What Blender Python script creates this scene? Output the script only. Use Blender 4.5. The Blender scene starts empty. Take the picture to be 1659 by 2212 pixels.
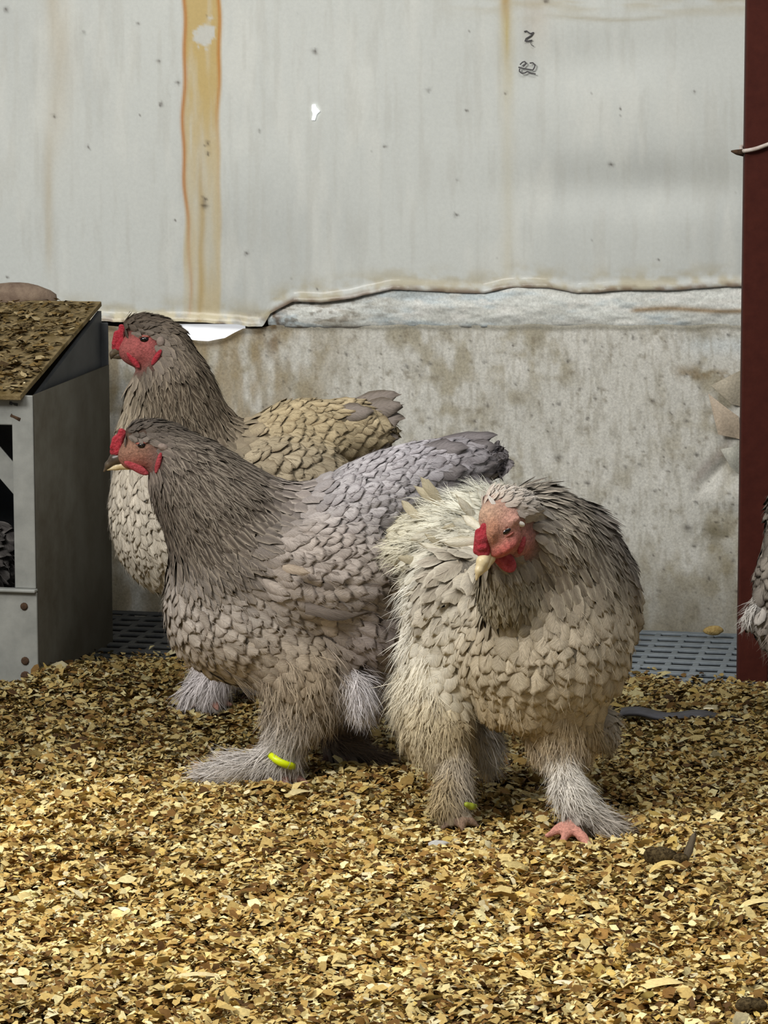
import bpy, math, random
import numpy as np
from mathutils import Vector, Matrix, Euler

# ------------------------------------------------------------------ camera, world, lights, exposure
rng = np.random.default_rng(7)
random.seed(7)
scene = bpy.context.scene
COL = scene.collection
IMW, IMH, FPX = 1659.0, 2212.0, 6000.0
CAMH = 1.0
PITCH = math.radians(7.93)
cam_data = bpy.data.cameras.new('camera')
cam_data.sensor_fit = 'VERTICAL'
cam_data.sensor_height = 36.0
cam_data.lens = FPX / IMH * 36.0
cam_data.clip_start = 0.05
cam = bpy.data.objects.new('camera', cam_data)
cam.location = (0, 0, CAMH)
cam.rotation_euler = (math.radians(90) - PITCH, 0, 0)
COL.objects.link(cam)
scene.camera = cam

world = bpy.data.worlds.new('world')
scene.world = world
world.use_nodes = True
world.node_tree.nodes['Background'].inputs[0].default_value = (0.93, 0.97, 1.0, 1)
world.node_tree.nodes['Background'].inputs[1].default_value = 0.24


def area_light(name, loc, target, sx, sy, power, color):
    d = bpy.data.lights.new(name, 'AREA')
    d.shape = 'RECTANGLE'
    d.size, d.size_y, d.energy, d.color = sx, sy, power, color
    o = bpy.data.objects.new(name, d)
    o.location = loc
    o.rotation_euler = (Vector(target) - Vector(loc)).to_track_quat('-Z', 'Y').to_euler()
    COL.objects.link(o)
    return o


area_light('barn_light_front', (-2.1, 2.0, 2.7), (0.0, 4.6, 0.3), 1.3, 1.0, 122, (1.0, 0.975, 0.93))
area_light('barn_light_overhead', (0.2, 2.9, 3.2), (0.1, 4.2, 0.0), 1.8, 1.0, 46, (1.0, 0.98, 0.94))
scene.view_settings.view_transform = 'Standard'
scene.view_settings.look = 'None'
scene.view_settings.gamma = 1.0
scene.view_settings.use_curve_mapping = False
scene.view_settings.exposure = 0.0

# ------------------------------------------------------------------ geometry helpers
FWD = np.array([0, math.cos(PITCH), -math.sin(PITCH)])
UPV = np.array([0, math.sin(PITCH), math.cos(PITCH)])
CAMP = np.array([0, 0, CAMH])
THETA = math.radians(12.0)               # the pen is turned a little against the view
WDIR = np.array([math.cos(THETA), -math.sin(THETA), 0])      # along the back wall, to the right
WNRM = np.array([-math.sin(THETA), -math.cos(THETA), 0])     # out of the back wall, to the viewer
WALL_O = np.array([0.0, 5.63, 0.0])


def ray(px, py):
    x = (px - IMW / 2) / FPX
    y = -(py - IMH / 2) / FPX
    return np.array([x, FWD[1] + y * UPV[1], FWD[2] + y * UPV[2]])


def at_y(px, py, Y):
    d = ray(px, py)
    return CAMP + d * (Y / d[1])


def at_z(px, py, z=0.0):
    d = ray(px, py)
    return CAMP + d * ((z - CAMH) / d[2])


def on_wall(px, py, off=0.0):
    d = ray(px, py)
    o = WALL_O + WNRM * off
    return CAMP + d * (np.dot(o - CAMP, WNRM) / np.dot(d, WNRM))


def depth_of(P):
    return np.dot(np.asarray(P) - CAMP, FWD)


def project(P):
    P = np.asarray(P) - CAMP
    dz = P @ FWD
    return P[..., 0] / dz * FPX + IMW / 2, -(P @ UPV) / dz * FPX + IMH / 2


def lin(c):
    c = np.asarray(c, float) / 255.0
    return np.where(c <= 0.04045, c / 12.92, ((c + 0.055) / 1.055) ** 2.4)


def mesh_np(name, verts, faces, cols=None, uvs=None, smooth=True, mat=None):
    """faces: (m,k) int array of equal polygons"""
    verts = np.asarray(verts, np.float32).reshape(-1, 3)
    faces = np.asarray(faces, np.int32)
    m, k = faces.shape
    me = bpy.data.meshes.new(name)
    me.vertices.add(len(verts))
    me.vertices.foreach_set('co', verts.ravel())
    me.loops.add(m * k)
    me.loops.foreach_set('vertex_index', faces.ravel())
    me.polygons.add(m)
    me.polygons.foreach_set('loop_start', np.arange(0, m * k, k, dtype=np.int32))
    if smooth:
        me.polygons.foreach_set('use_smooth', np.ones(m, bool))
    if cols is not None:
        a = me.color_attributes.new('Col', 'FLOAT_COLOR', 'POINT')
        c = np.ones((len(verts), 4), np.float32)
        c[:, :3] = np.clip(cols, 0, 1)
        a.data.foreach_set('color', c.ravel())
    if uvs is not None:
        u = me.uv_layers.new(name='UVMap')
        u.data.foreach_set('uv', np.asarray(uvs, np.float32)[faces.ravel()].ravel())
    me.update(calc_edges=True)
    me.validate()
    if mat:
        me.materials.append(mat)
    return me


def link(name, me, parent=None, loc=None):
    o = bpy.data.objects.new(name, me)
    COL.objects.link(o)
    if parent is not None:
        o.parent = parent
    if loc is not None:
        o.location = loc
    return o


def tag(o, label=None, cat=None, group=None, kind=None):
    if label: o['label'] = label
    if cat: o['category'] = cat
    if group: o['group'] = group
    if kind: o['kind'] = kind
    return o


def empty(name, loc, rz=0.0):
    o = bpy.data.objects.new(name, None)
    o.empty_display_size = 0.05
    COL.objects.link(o)
    o.location = loc
    o.rotation_euler = (0, 0, rz)
    return o


def box_mesh(name, lo, hi, mat, bevel=0.002):
    import bmesh
    bm = bmesh.new()
    r = bmesh.ops.create_cube(bm, size=1.0)
    lo, hi = np.array(lo, float), np.array(hi, float)
    for v in bm.verts:
        v.co = Vector(lo + (np.array(v.co) + 0.5) * (hi - lo))
    if bevel:
        bmesh.ops.bevel(bm, geom=bm.edges[:], offset=bevel, segments=2, affect='EDGES', profile=0.5)
    me = bpy.data.meshes.new(name)
    bm.to_mesh(me)
    bm.free()
    me.materials.append(mat)
    return me


def tube_mesh(name, pts, radii, mat, seg=10):
    pts = np.asarray(pts, float)
    n = len(pts)
    radii = np.broadcast_to(np.asarray(radii, float), (n,))
    T = np.gradient(pts, axis=0)
    T /= np.linalg.norm(T, axis=1, keepdims=True) + 1e-12
    ref = np.array([0.123, 0.31, 0.94])
    V = []
    for i in range(n):
        a = np.cross(T[i], ref); a /= np.linalg.norm(a) + 1e-9
        b = np.cross(T[i], a)
        for k in range(seg):
            an = 2 * math.pi * k / seg
            V.append(pts[i] + radii[i] * (a * math.cos(an) + b * math.sin(an)))
    Fq = []
    for i in range(n - 1):
        for k in range(seg):
            Fq.append((i * seg + k, i * seg + (k + 1) % seg, (i + 1) * seg + (k + 1) % seg, (i + 1) * seg + k))
    V.append(pts[0]); V.append(pts[-1])
    for k in range(seg):
        Fq.append((n * seg, (k + 1) % seg, k, k))
        Fq.append((n * seg + 1, (n - 1) * seg + k, (n - 1) * seg + (k + 1) % seg, (n - 1) * seg + (k + 1) % seg))
    me = bpy.data.meshes.new(name)
    me.from_pydata([tuple(v) for v in V], [], [tuple(dict.fromkeys(f)) for f in Fq])
    for p in me.polygons:
        p.use_smooth = True
    me.materials.append(mat)
    return me


# value noise -------------------------------------------------------
_LAT = np.random.default_rng(11).random((256, 256))


def vnoise(x, y):
    xi, yi = np.floor(x).astype(int), np.floor(y).astype(int)
    fx, fy = x - xi, y - yi
    fx, fy = fx * fx * (3 - 2 * fx), fy * fy * (3 - 2 * fy)
    g = lambda a, b: _LAT[a % 256, b % 256]
    return (g(xi, yi) * (1 - fx) + g(xi + 1, yi) * fx) * (1 - fy) + (g(xi, yi + 1) * (1 - fx) + g(xi + 1, yi + 1) * fx) * fy


def fbm(x, y, sx, sy=None, seed=0, octv=4):
    sy = sy or sx
    x = np.asarray(x, float) / sx + seed * 17.3
    y = np.asarray(y, float) / sy + seed * 31.7
    t, a, s = 0, 0.5, 0
    for _ in range(octv):
        t = t + a * vnoise(x, y); s += a
        x, y, a = x * 2.03 + 5.1, y * 2.03 + 9.2, a * 0.5
    return t / s


def sst(a, b, x):
    t = np.clip((x - a) / (b - a), 0, 1)
    return t * t * (3 - 2 * t)


# ------------------------------------------------------------------ materials
def new_mat(name):
    m = bpy.data.materials.new(name)
    m.use_nodes = True
    nt = m.node_tree
    return m, nt, nt.nodes['Principled BSDF']


def plain_mat(name, rgb, rough=0.6, spec=0.3, noise=0.0, nscale=30.0, bump=0.0, metal=0.0, rgb2=None, coat=0.0, stretch=(1, 1, 1)):
    m, nt, b = new_mat(name)
    c1 = (*lin(rgb), 1)
    b.inputs['Base Color'].default_value = c1
    b.inputs['Roughness'].default_value = rough
    b.inputs['Specular IOR Level'].default_value = spec
    b.inputs['Metallic'].default_value = metal
    b.inputs['Coat Weight'].default_value = coat
    if noise or bump or rgb2 is not None:
        tc = nt.nodes.new('ShaderNodeTexCoord')
        mp = nt.nodes.new('ShaderNodeMapping')
        mp.inputs['Scale'].default_value = stretch
        nz = nt.nodes.new('ShaderNodeTexNoise')
        nz.inputs['Scale'].default_value = nscale
        nz.inputs['Detail'].default_value = 6
        nz.inputs['Roughness'].default_value = 0.65
        nt.links.new(tc.outputs['Object'], mp.inputs[0])
        nt.links.new(mp.outputs[0], nz.inputs['Vector'])
        if rgb2 is not None:
            cr = nt.nodes.new('ShaderNodeValToRGB')
            cr.color_ramp.elements[0].position = 0.5 - noise
            cr.color_ramp.elements[1].position = 0.5 + noise
            cr.color_ramp.elements[0].color = c1
            cr.color_ramp.elements[1].color = (*lin(rgb2), 1)
            nt.links.new(nz.outputs[0], cr.inputs[0])
            nt.links.new(cr.outputs[0], b.inputs['Base Color'])
        if bump:
            bp = nt.nodes.new('ShaderNodeBump')
            bp.inputs['Strength'].default_value = bump
            bp.inputs['Distance'].default_value = 0.01
            nt.links.new(nz.outputs[0], bp.inputs['Height'])
            nt.links.new(bp.outputs[0], b.inputs['Normal'])
    return m


def vcol_mat(name, rough=0.7, spec=0.2, nscale=60.0, namt=0.25, bump=0.0, bscale=None, uvbarb=False, coat=0.0, coat_rough=0.1,
             stretch=(1, 1, 1), sheen=0.0):
    m, nt, b = new_mat(name)
    at = nt.nodes.new('ShaderNodeVertexColor')
    at.layer_name = 'Col'
    b.inputs['Roughness'].default_value = rough
    b.inputs['Specular IOR Level'].default_value = spec
    b.inputs['Coat Weight'].default_value = coat
    b.inputs['Coat Roughness'].default_value = coat_rough
    b.inputs['Sheen Weight'].default_value = sheen
    tc = nt.nodes.new('ShaderNodeTexCoord')
    mp = nt.nodes.new('ShaderNodeMapping')
    mp.inputs['Scale'].default_value = stretch
    nz = nt.nodes.new('ShaderNodeTexNoise')
    nz.inputs['Detail'].default_value = 5
    nz.inputs['Roughness'].default_value = 0.7
    nz.inputs['Scale'].default_value = nscale
    nt.links.new(tc.outputs['UV' if uvbarb else 'Object'], mp.inputs[0])
    nt.links.new(mp.outputs[0], nz.inputs['Vector'])
    mr = nt.nodes.new('ShaderNodeMapRange')
    mr.inputs['From Min'].default_value = 0.3
    mr.inputs['From Max'].default_value = 0.7
    mr.inputs['To Min'].default_value = 1 - namt
    mr.inputs['To Max'].default_value = 1 + namt
    nt.links.new(nz.outputs[0], mr.inputs['Value'])
    mx = nt.nodes.new('ShaderNodeMix')
    mx.data_type = 'RGBA'
    mx.blend_type = 'MULTIPLY'
    mx.inputs[0].default_value = 1.0
    nt.links.new(at.outputs[0], mx.inputs[6])
    nt.links.new(mr.outputs[0], mx.inputs[7])
    nt.links.new(mx.outputs[2], b.inputs['Base Color'])
    if bump:
        bp = nt.nodes.new('ShaderNodeBump')
        bp.inputs['Strength'].default_value = bump
        bp.inputs['Distance'].default_value = 0.004
        nt.links.new(nz.outputs[0], bp.inputs['Height'])
        nt.links.new(bp.outputs[0], b.inputs['Normal'])
    return m


M_FEATHER = vcol_mat('feather', rough=0.85, spec=0.08, uvbarb=True, nscale=5.0, namt=0.30, stretch=(1.0, 2.4, 1.0), bump=0.5, sheen=0.0)
M_DOWN = vcol_mat('down', rough=0.9, spec=0.05, nscale=90, namt=0.15)
M_SKIN = vcol_mat('skin', rough=0.6, spec=0.22, nscale=230, namt=0.42, bump=1.0)
M_COMB = plain_mat('comb_red', (168, 28, 44), rough=0.5, spec=0.35, noise=0.2, rgb2=(206, 74, 84), nscale=220, bump=0.9)
M_WATTLE = plain_mat('wattle_red', (150, 42, 50), rough=0.55, spec=0.3, noise=0.2, rgb2=(192, 86, 92), nscale=190, bump=0.8)
M_LOBE = plain_mat('earlobe_grey', (116, 102, 94), rough=0.8, spec=0.1, noise=0.2, rgb2=(146, 132, 122), nscale=150, bump=0.3)
M_EYE = plain_mat('eye', (16, 10, 8), rough=0.08, spec=0.6)
M_LID = plain_mat('eyelid', (120, 62, 52), rough=0.55, noise=0.2, rgb2=(160, 96, 84), nscale=200)
M_BEAK_HORN = plain_mat('beak_horn', (196, 176, 132), rough=0.35, spec=0.4, noise=0.2, rgb2=(222, 206, 168), nscale=80)
M_BEAK_DARK = plain_mat('beak_dark', (46, 40, 36), rough=0.35, spec=0.4, noise=0.2, rgb2=(98, 84, 66), nscale=60)
M_BAND = plain_mat('leg_band_yellow', (214, 232, 10), rough=0.35, spec=0.4, noise=0.15, rgb2=(196, 206, 6), nscale=60)
M_CHIP = vcol_mat('wood_shaving', rough=0.7, spec=0.15, nscale=240, namt=0.22, bump=0.15, stretch=(1, 1, 1))
M_SHEET = vcol_mat('plastic_sheet', rough=0.5, spec=0.35, nscale=150, namt=0.05, bump=0.05, coat=0.12, coat_rough=0.10)
M_SHEET_LOW = vcol_mat('plastic_sheet_dirty', rough=0.6, spec=0.25, nscale=210, namt=0.24, bump=0.12, coat=0.05, coat_rough=0.25)
M_BACKING = plain_mat('wall_backing', (70, 62, 52), rough=0.9)
M_GROUND = plain_mat('ground', (58, 42, 22), rough=0.95, spec=0.05, noise=0.2, rgb2=(92, 68, 36), nscale=120, bump=0.3)
M_SLAT = plain_mat('slat_grey', (96, 104, 110), rough=0.5, spec=0.3, noise=0.18, rgb2=(122, 130, 136), nscale=35, bump=0.1)
M_PIT = plain_mat('slat_pit', (26, 26, 27), rough=0.95, spec=0.05)
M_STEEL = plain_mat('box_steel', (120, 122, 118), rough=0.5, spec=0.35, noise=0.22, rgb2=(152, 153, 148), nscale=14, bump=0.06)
M_STEEL_SHADED = plain_mat('box_steel_shaded', (52, 47, 37), rough=0.7, spec=0.15, noise=0.2, rgb2=(72, 70, 62), nscale=9, bump=0.06)  # side sheet steel darkened: dirt and shade both put into the colour
M_STEEL_DARK = plain_mat('box_plate_dark', (44, 46, 48), rough=0.6, spec=0.3, noise=0.2, rgb2=(66, 68, 70), nscale=12)
M_RUST = plain_mat('rust', (52, 38, 28), rough=0.9, noise=0.2, rgb2=(84, 62, 44), nscale=200, bump=0.3)
M_ROOFDIRT = plain_mat('roof_dirt', (92, 76, 44), rough=0.9, spec=0.1, noise=0.16, rgb2=(140, 124, 92), nscale=26, bump=0.7)
M_POST = plain_mat('post_red_brown', (62, 27, 21), rough=0.7, spec=0.12, noise=0.2, rgb2=(74, 34, 26), nscale=40, bump=0.08)
M_CORD = plain_mat('cord_white', (206, 198, 190), rough=0.6, noise=0.2, rgb2=(176, 160, 150), nscale=120)
M_DARK = plain_mat('dark_dropping', (62, 50, 34), rough=0.95, spec=0.05, noise=0.12, rgb2=(124, 106, 74), nscale=190, bump=1.0)
M_STRIP = plain_mat('strip_grey', (84, 84, 90), rough=0.6, noise=0.2, rgb2=(64, 62, 64), nscale=40)
M_INK = plain_mat('ink', (84, 82, 84), rough=0.7)
M_MOUND = plain_mat('mound_brown', (96, 78, 66), rough=0.85, noise=0.2, rgb2=(140, 122, 104), nscale=40, bump=0.4)

m_, nt_, b_ = new_mat('backlit_plastic')
b_.inputs['Base Color'].default_value = (0.9, 0.92, 0.95, 1)
b_.inputs['Emission Color'].default_value = (0.92, 0.95, 1.0, 1)
b_.inputs['Emission Strength'].default_value = 0.55
M_GLOW = m_

# ------------------------------------------------------------------ floor
gp = mesh_np('floor', [(-3, 1.0, -0.06), (3, 1.0, -0.06), (3, 7.2, -0.06), (-3, 7.2, -0.06)], [(0, 1, 2, 3)], mat=M_PIT)
tag(link('floor', gp), 'dark concrete floor under the shavings and the slatted grid', kind='structure')

# ------------------------------------------------------------------ back wall
wall = bpy.data.objects.new('wall_back', None)
COL.objects.link(wall)


def wall_pt(s, z, off):
    s, z, off = np.broadcast_arrays(s, z, off)
    return WALL_O + s[..., None] * WDIR + z[..., None] * np.array([0, 0, 1.0]) + off[..., None] * WNRM


def grid_faces(nr, nc):
    i = np.arange(nr - 1)[:, None] * nc + np.arange(nc - 1)[None, :]
    return np.stack([i, i + 1, i + nc + 1, i + nc], -1).reshape(-1, 4)


def axis(lo, a, b, hi, fine, coarse):
    return np.concatenate([np.arange(lo, a, coarse), np.arange(a, b, fine), np.arange(b, hi + coarse, coarse)])


S_AX = axis(-2.6, -0.86, 0.80, 2.6, 0.0036, 0.06)


def stain_line(x, xc, w):
    return np.exp(-((x - xc) / w) ** 2)


def mixc(c, c2, a):
    return c * (1 - a[..., None]) + lin(c2) * a[..., None]


_sp = np.random.default_rng(5)
SPECKS = [(685, 112, 6), (20, 20, 6), (123, 250, 4), (350, 135, 4), (392, 178, 5), (355, 226, 4), (455, 312, 5), (455, 333, 4), (197, 318, 4),
          (448, 430, 5), (447, 443, 6), (567, 283, 3), (928, 196, 4), (1323, 356, 5), (1096, 198, 3), (1183, 2, 5), (837, 317, 3),
          (988, 463, 4), (1500, 198, 3), (991, 388, 3), (188, 70, 3), (304, 52, 4), (540, 545, 4)]
SPECKS += [(_sp.uniform(0, 1590), _sp.uniform(0, 640), _sp.uniform(1.0, 2.2)) for _ in range(26)]
LSPECKS = [(1208, 988, 7), (1486, 1138, 7), (1272, 1042, 5), (1208, 870, 5), (1484, 908, 5), (903, 800, 4), (1345, 1165, 5), (880, 790, 4)]
LSPECKS += [(_sp.uniform(560, 1594), _sp.uniform(720, 1340), 1.4 + 2.6 * _sp.random() ** 2.2) for _ in range(420)]


def specks(px, py, lst, dark):
    a = np.zeros_like(px)
    px = px + 9 * (fbm(px, py, 7, 7, 91, 2) - 0.5)
    py = py + 9 * (fbm(px, py, 7, 7, 92, 2) - 0.5)
    for (x, y, r) in lst:
        d2 = ((px - x) / (r * 0.95)) ** 2 + ((py - y) / (r * 0.85)) ** 2
        a = np.maximum(a, np.exp(-d2 * 0.8) * dark)
    return a


def upper_color(px, py):
    c = np.ones(px.shape + (3,)) * lin((200, 203, 198))
    n1 = fbm(px, py, 260, 420, 1)
    c = mixc(c, (184, 187, 183), sst(0.45, 0.75, n1) * 0.7)
    c = mixc(c, (212, 213, 206), sst(0.5, 0.8, fbm(px, py, 40, 160, 2)) * 0.5)          # vertical wipe streaks
    c = mixc(c, (184, 184, 176), sst(0.5, 0.75, fbm(px, py, 14, 130, 3)) * 0.35)
    # broad pale-brown run on the left
    w = stain_line(px, 125 + 12 * np.sin(py / 90), 26) * sst(520, 120, py) * 0.5 + stain_line(px, 112, 9) * sst(250, 420, py) * sst(640, 500, py) * 0.55
    c = mixc(c, (176, 160, 128), np.clip(w * (0.6 + fbm(px, py, 20, 90, 4)), 0, 1) * 0.7)
    # main yellow run between two sharp edges
    ed = 4 * np.sin(py / 60) + 3 * np.sin(py / 23)
    band = sst(398, 408, px - ed * 0.5) * sst(488, 478, px - ed * 0.4)
    fade = 1.0 - 0.55 * sst(180, 420, py)
    n = fbm(px, py, 18, 150, 5)
    c = mixc(c, (186, 156, 84), np.clip(band * fade * sst(0.25, 0.75, n + 0.35 * sst(240, 0, py)) * 0.95, 0, 1))
    c = mixc(c, (196, 178, 128), band * 0.35)
    jx, jy = 46 * (fbm(px, py, 20, 20, 6, 3) - 0.5), 46 * (fbm(px, py, 20, 20, 16, 3) - 0.5)
    patch = sst(1.15, 0.85, np.hypot((px + jx - 452) / 22, (py + jy - 76) / 27))
    c = mixc(c, (196, 196, 188), patch)
    c = mixc(c, (176, 112, 40), stain_line(px, 405 + ed * 0.6 + 14 * sst(380, 660, py), 4.2) * (0.9 - 0.55 * sst(380, 560, py)))
    c = mixc(c, (182, 124, 50), stain_line(px, 479 + ed * 0.5, 4.0) * (0.85 * sst(340, 120, py) + 0.2 * sst(620, 300, py)))
    c = mixc(c, (172, 140, 66), stain_line(px, 440 + ed * 0.5, 7) * sst(230, 420, py) * 0.55)
    # faint run right of centre
    c = mixc(c, (186, 168, 112), stain_line(px, 1098, 14) * (0.55 * sst(320, 30, py) + 0.2) * (0.4 + fbm(px, py, 10, 80, 7)))
    c = mixc(c, (170, 132, 70), stain_line(px, 1097, 9) * sst(60, 0, py) * 0.6)
    c = mixc(c, (178, 164, 146), stain_line(px, 1160, 30) * sst(150, 20, py) * 0.4)
    c = mixc(c, (176, 166, 138), sst(60, 0, py) * sst(900, 1150, px) * sst(0.35, 0.7, fbm(px, py, 90, 20, 8)) * 0.6)
    c = mixc(c, (166, 158, 134), stain_line(py, 40 + 4 * np.sin(px / 50), 4) * sst(1150, 1250, px) * sst(1480, 1400, px) * 0.5)
    # dirt gathered along the bottom edge
    yb = upper_bottom(px)
    n = fbm(px, py, 30, 18, 9)
    c = mixc(c, (170, 158, 122), sst(70, 5, yb - py) * sst(0.3, 0.7, n) * 0.75)
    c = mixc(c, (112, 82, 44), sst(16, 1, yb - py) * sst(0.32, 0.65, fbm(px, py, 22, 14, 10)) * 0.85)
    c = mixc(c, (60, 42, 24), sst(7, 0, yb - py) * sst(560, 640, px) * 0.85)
    c = mixc(c, (104, 78, 44), stain_line(px, 556, 26) * sst(40, 8, yb - py) * sst(0.3, 0.6, fbm(px, py, 14, 14, 14)) * 0.9)
    c = mixc(c, (214, 204, 172), sst(34, 8, yb - py) * sst(590, 520, px) * sst(0.35, 0.6, fbm(px, py, 16, 16, 12)) * 0.8)
    c = mixc(c, (58, 44, 32), specks(px, py, SPECKS, 0.85))
    return c


def upper_bottom(px):
    xs = [-3000, 0, 250, 330, 520, 545, 575, 592, 640, 700, 790, 850, 960, 1050, 1110, 1190, 1250, 1290, 1420, 1594, 4000]
    ys = [686, 690, 692, 694, 697, 702, 703, 676, 652, 652, 636, 626, 628, 632, 622, 619, 630, 631, 624, 619, 616]
    return np.interp(px, xs, ys) + 2.0 * np.sin(px / 37.0) + 2.5 * (fbm(px, px * 0, 18, 18, 13) - 0.5)


def lower_top(px):
    xs = [-3000, 0, 240, 380, 396, 420, 455, 490, 512, 530, 560, 600, 4000]
    ys = [700, 702, 704, 706, 718, 731, 735, 731, 718, 708, 706, 700, 700]
    return np.interp(px, xs, ys) + 2.0 * np.sin(px / 21.0)


def lower_color(px, py):
    c = np.ones(px.shape + (3,)) * lin((203, 201, 192))
    n1 = fbm(px, py, 170, 170, 21)
    n2 = fbm(px, py, 38, 46, 22, 5)
    n3 = fbm(px, py, 12, 12, 23, 3)
    c = mixc(c, (164, 156, 134), sst(0.42, 0.68, n2) * sst(0.3, 0.6, n1) * 0.85)
    c = mixc(c, (216, 214, 206), sst(0.5, 0.75, fbm(px, py, 60, 60, 24)) * 0.6)
    c = mixc(c, (122, 112, 92), sst(0.6, 0.8, n3) * sst(0.4, 0.6, n2) * 0.55)
    c = mixc(c, (150, 132, 98), (sst(840, 520, px) * 0.75) * sst(0.25, 0.65, fbm(px, py, 26, 90, 25)))
    c = mixc(c, (112, 88, 52), stain_line(px, 590, 34) * sst(800, 715, py) * sst(0.35, 0.6, fbm(px, py, 16, 30, 26)) * 0.9)
    c = mixc(c, (132, 120, 88), sst(1080, 1280, py) * sst(0.3, 0.65, fbm(px, py, 50, 130, 27)) * 0.6)
    c = mixc(c, (112, 106, 92), sst(1130, 1340, py) * (0.35 + 0.35 * sst(0.35, 0.65, fbm(px, py, 90, 160, 28))))
    c = mixc(c, (128, 108, 72), stain_line(py, 806 + (px - 1500) * 0.1, 16) * sst(1440, 1480, px) * sst(0.35, 0.6, fbm(px, py, 20, 12, 29)) * 0.7)
    c = mixc(c, (196, 203, 204), stain_line(py, 745, 22) * sst(1440, 1530, px) * 0.6)
    c = mixc(c, (108, 100, 76), stain_line(py, 1150, 26) * stain_line(px, 1545, 45) * sst(0.35, 0.6, fbm(px, py, 18, 18, 30)) * 0.8)
    c = mixc(c, (116, 96, 88), stain_line(py - (1575 - px) * 1.0, 960, 16) * sst(1480, 1520, px) * sst(1600, 1560, px) * 0.5)
    c = mixc(c, (150, 144, 128), sst(0.48, 0.72, fbm(px, py, 7, 34, 31, 3)) * 0.4)
    yt = lower_top(px)
    c = mixc(c, (204, 200, 184), sst(16, 4, py - yt) * sst(600, 640, px) * 0.7)
    c = mixc(c, (136, 116, 82), sst(30, 2, py - yt) * sst(640, 560, px) * sst(0.35, 0.65, n2) * 0.7)
    c = mixc(c, (50, 42, 34), specks(px, py, LSPECKS, 0.75))
    return c


def band_color(px, py):
    c = np.ones(px.shape + (3,)) * lin((214, 216, 210))
    c = mixc(c, (188, 200, 204), sst(0.45, 0.7, fbm(px, py, 90, 26, 41)) * 0.8)
    c = mixc(c, (226, 226, 220), sst(0.5, 0.7, fbm(px, py, 36, 14, 42)) * 0.8)
    c = mixc(c, (128, 112, 82), sst(0.52, 0.7, fbm(px, py, 50, 12, 43)) * (0.12 + 0.5 * sst(900, 620, px)))
    c = mixc(c, (146, 118, 78), stain_line(py, 668 + 3 * np.sin(px / 40), 6) * sst(1355, 1380, px) * 0.85)
    c = mixc(c, (96, 70, 40), sst(640, 590, px) * sst(0.3, 0.55, fbm(px, py, 16, 16, 44)) * 0.9)
    c = mixc(c, (74, 54, 36), sst(700, 708, py) * 0.7)
    c = mixc(c, (96, 78, 52), sst(0.55, 0.68, fbm(px, py, 14, 9, 45)) * sst(1000, 620, px) * 0.6)
    return c


def strip_sheet(name, ftop, fbot, colf, off_f, nrow, mat, smin=None, smax=None, label=None):
    """a hanging sheet between two edge curves given along the wall"""
    S = S_AX
    if smin is not None: S = S[S >= smin]
    if smax is not None: S = S[S <= smax]
    # edge heights from their curves
    def z_at(fn):
        z = np.zeros_like(S)
        for it in range(4):
            P = wall_pt(S, z, np.zeros_like(S))
            px, py = project(P)
            zt = fn(px)
            dz = depth_of_arr(P)
            z = z - (zt - py) * dz / FPX * 1.0
        return z
    zt = z_at(ftop) if callable(ftop) else np.full_like(S, ftop)
    zb = z_at(fbot) if callable(fbot) else np.full_like(S, fbot)
    t = np.linspace(0, 1, nrow)[:, None]
    Z = zt[None, :] * (1 - t) + zb[None, :] * t
    SS = np.broadcast_to(S[None, :], Z.shape)
    P0 = wall_pt(SS, Z, np.zeros_like(Z))
    px, py = project(P0)
    off = off_f(SS, Z, np.broadcast_to(t, Z.shape), px, py)
    P = wall_pt(SS, Z, off)
    C = colf(px, py)
    me = mesh_np(name, P.reshape(-1, 3), grid_faces(*Z.shape), cols=C.reshape(-1, 3), mat=mat)
    return tag(link(name, me, wall), label)


def depth_of_arr(P):
    return (np.asarray(P) - CAMP) @ FWD


def up_off(S, Z, t, px, py):
    o = 0.020 + 0.006 * (fbm(S * 1000, Z * 1000, 420, 300, 51, 2) - 0.5) * 2 + 0.004 * np.sin(S * 9 + Z * 4)
    o -= 0.012 * np.exp(-((px - 1440) / 300) ** 2 - ((py - 405) / 55) ** 2)
    o -= 0.006 * np.exp(-((px - 1300) / 200) ** 2 - ((py - 130 + (px - 1300) * 0.1) / 60) ** 2)
    o += 0.010 * sst(26, 0, upper_bottom(px) - py) * 0.7
    o += 0.0016 * (fbm(S * 1000, Z * 1000, 45, 30, 52, 2) - 0.5) * sst(60, 0, upper_bottom(px) - py)
    return o


def band_off(S, Z, t, px, py):
    return 0.012 + 0.012 * np.sin(np.pi * np.clip(t, 0, 1)) ** 0.6 + 0.008 * (fbm(S * 1000, Z * 1000, 45, 16, 53, 3) - 0.5)


def low_off(S, Z, t, px, py):
    o = 0.012 + 0.006 * (fbm(S * 1000, Z * 1000, 260, 260, 54, 3) - 0.5) * 2 + 0.002 * (fbm(S * 1000, Z * 1000, 40, 40, 55, 3) - 0.5)
    # puckers next to the post
    o += 0.010 * np.exp(-(((px - 1580) / 50) ** 2 + ((py - 1075) / 28) ** 2)) - 0.010 * np.exp(-(((px - 1560) / 45) ** 2 + ((py - 1010 + (px - 1560) * 0.9) / 16) ** 2))
    o += 0.012 * sst(14, 0, py - lower_top(px)) * 0.5
    return o


strip_sheet('upper_sheet', 2.3, upper_bottom, upper_color, up_off, 380, M_SHEET, label='pale grey plastic sheet with yellow-brown runs')
strip_sheet('folded_band', lambda p: upper_bottom(p) - 14, lambda p: 707 + 2 * np.sin(p / 50) + 0 * p, band_color, band_off, 34, M_SHEET_LOW, smin=-0.24,
            label='wrinkled bluish white fold between the two sheets')
strip_sheet('lower_sheet', lower_top, -0.05, lower_color, low_off, 190, M_SHEET_LOW, label='dirty mottled lower plastic sheet')
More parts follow.
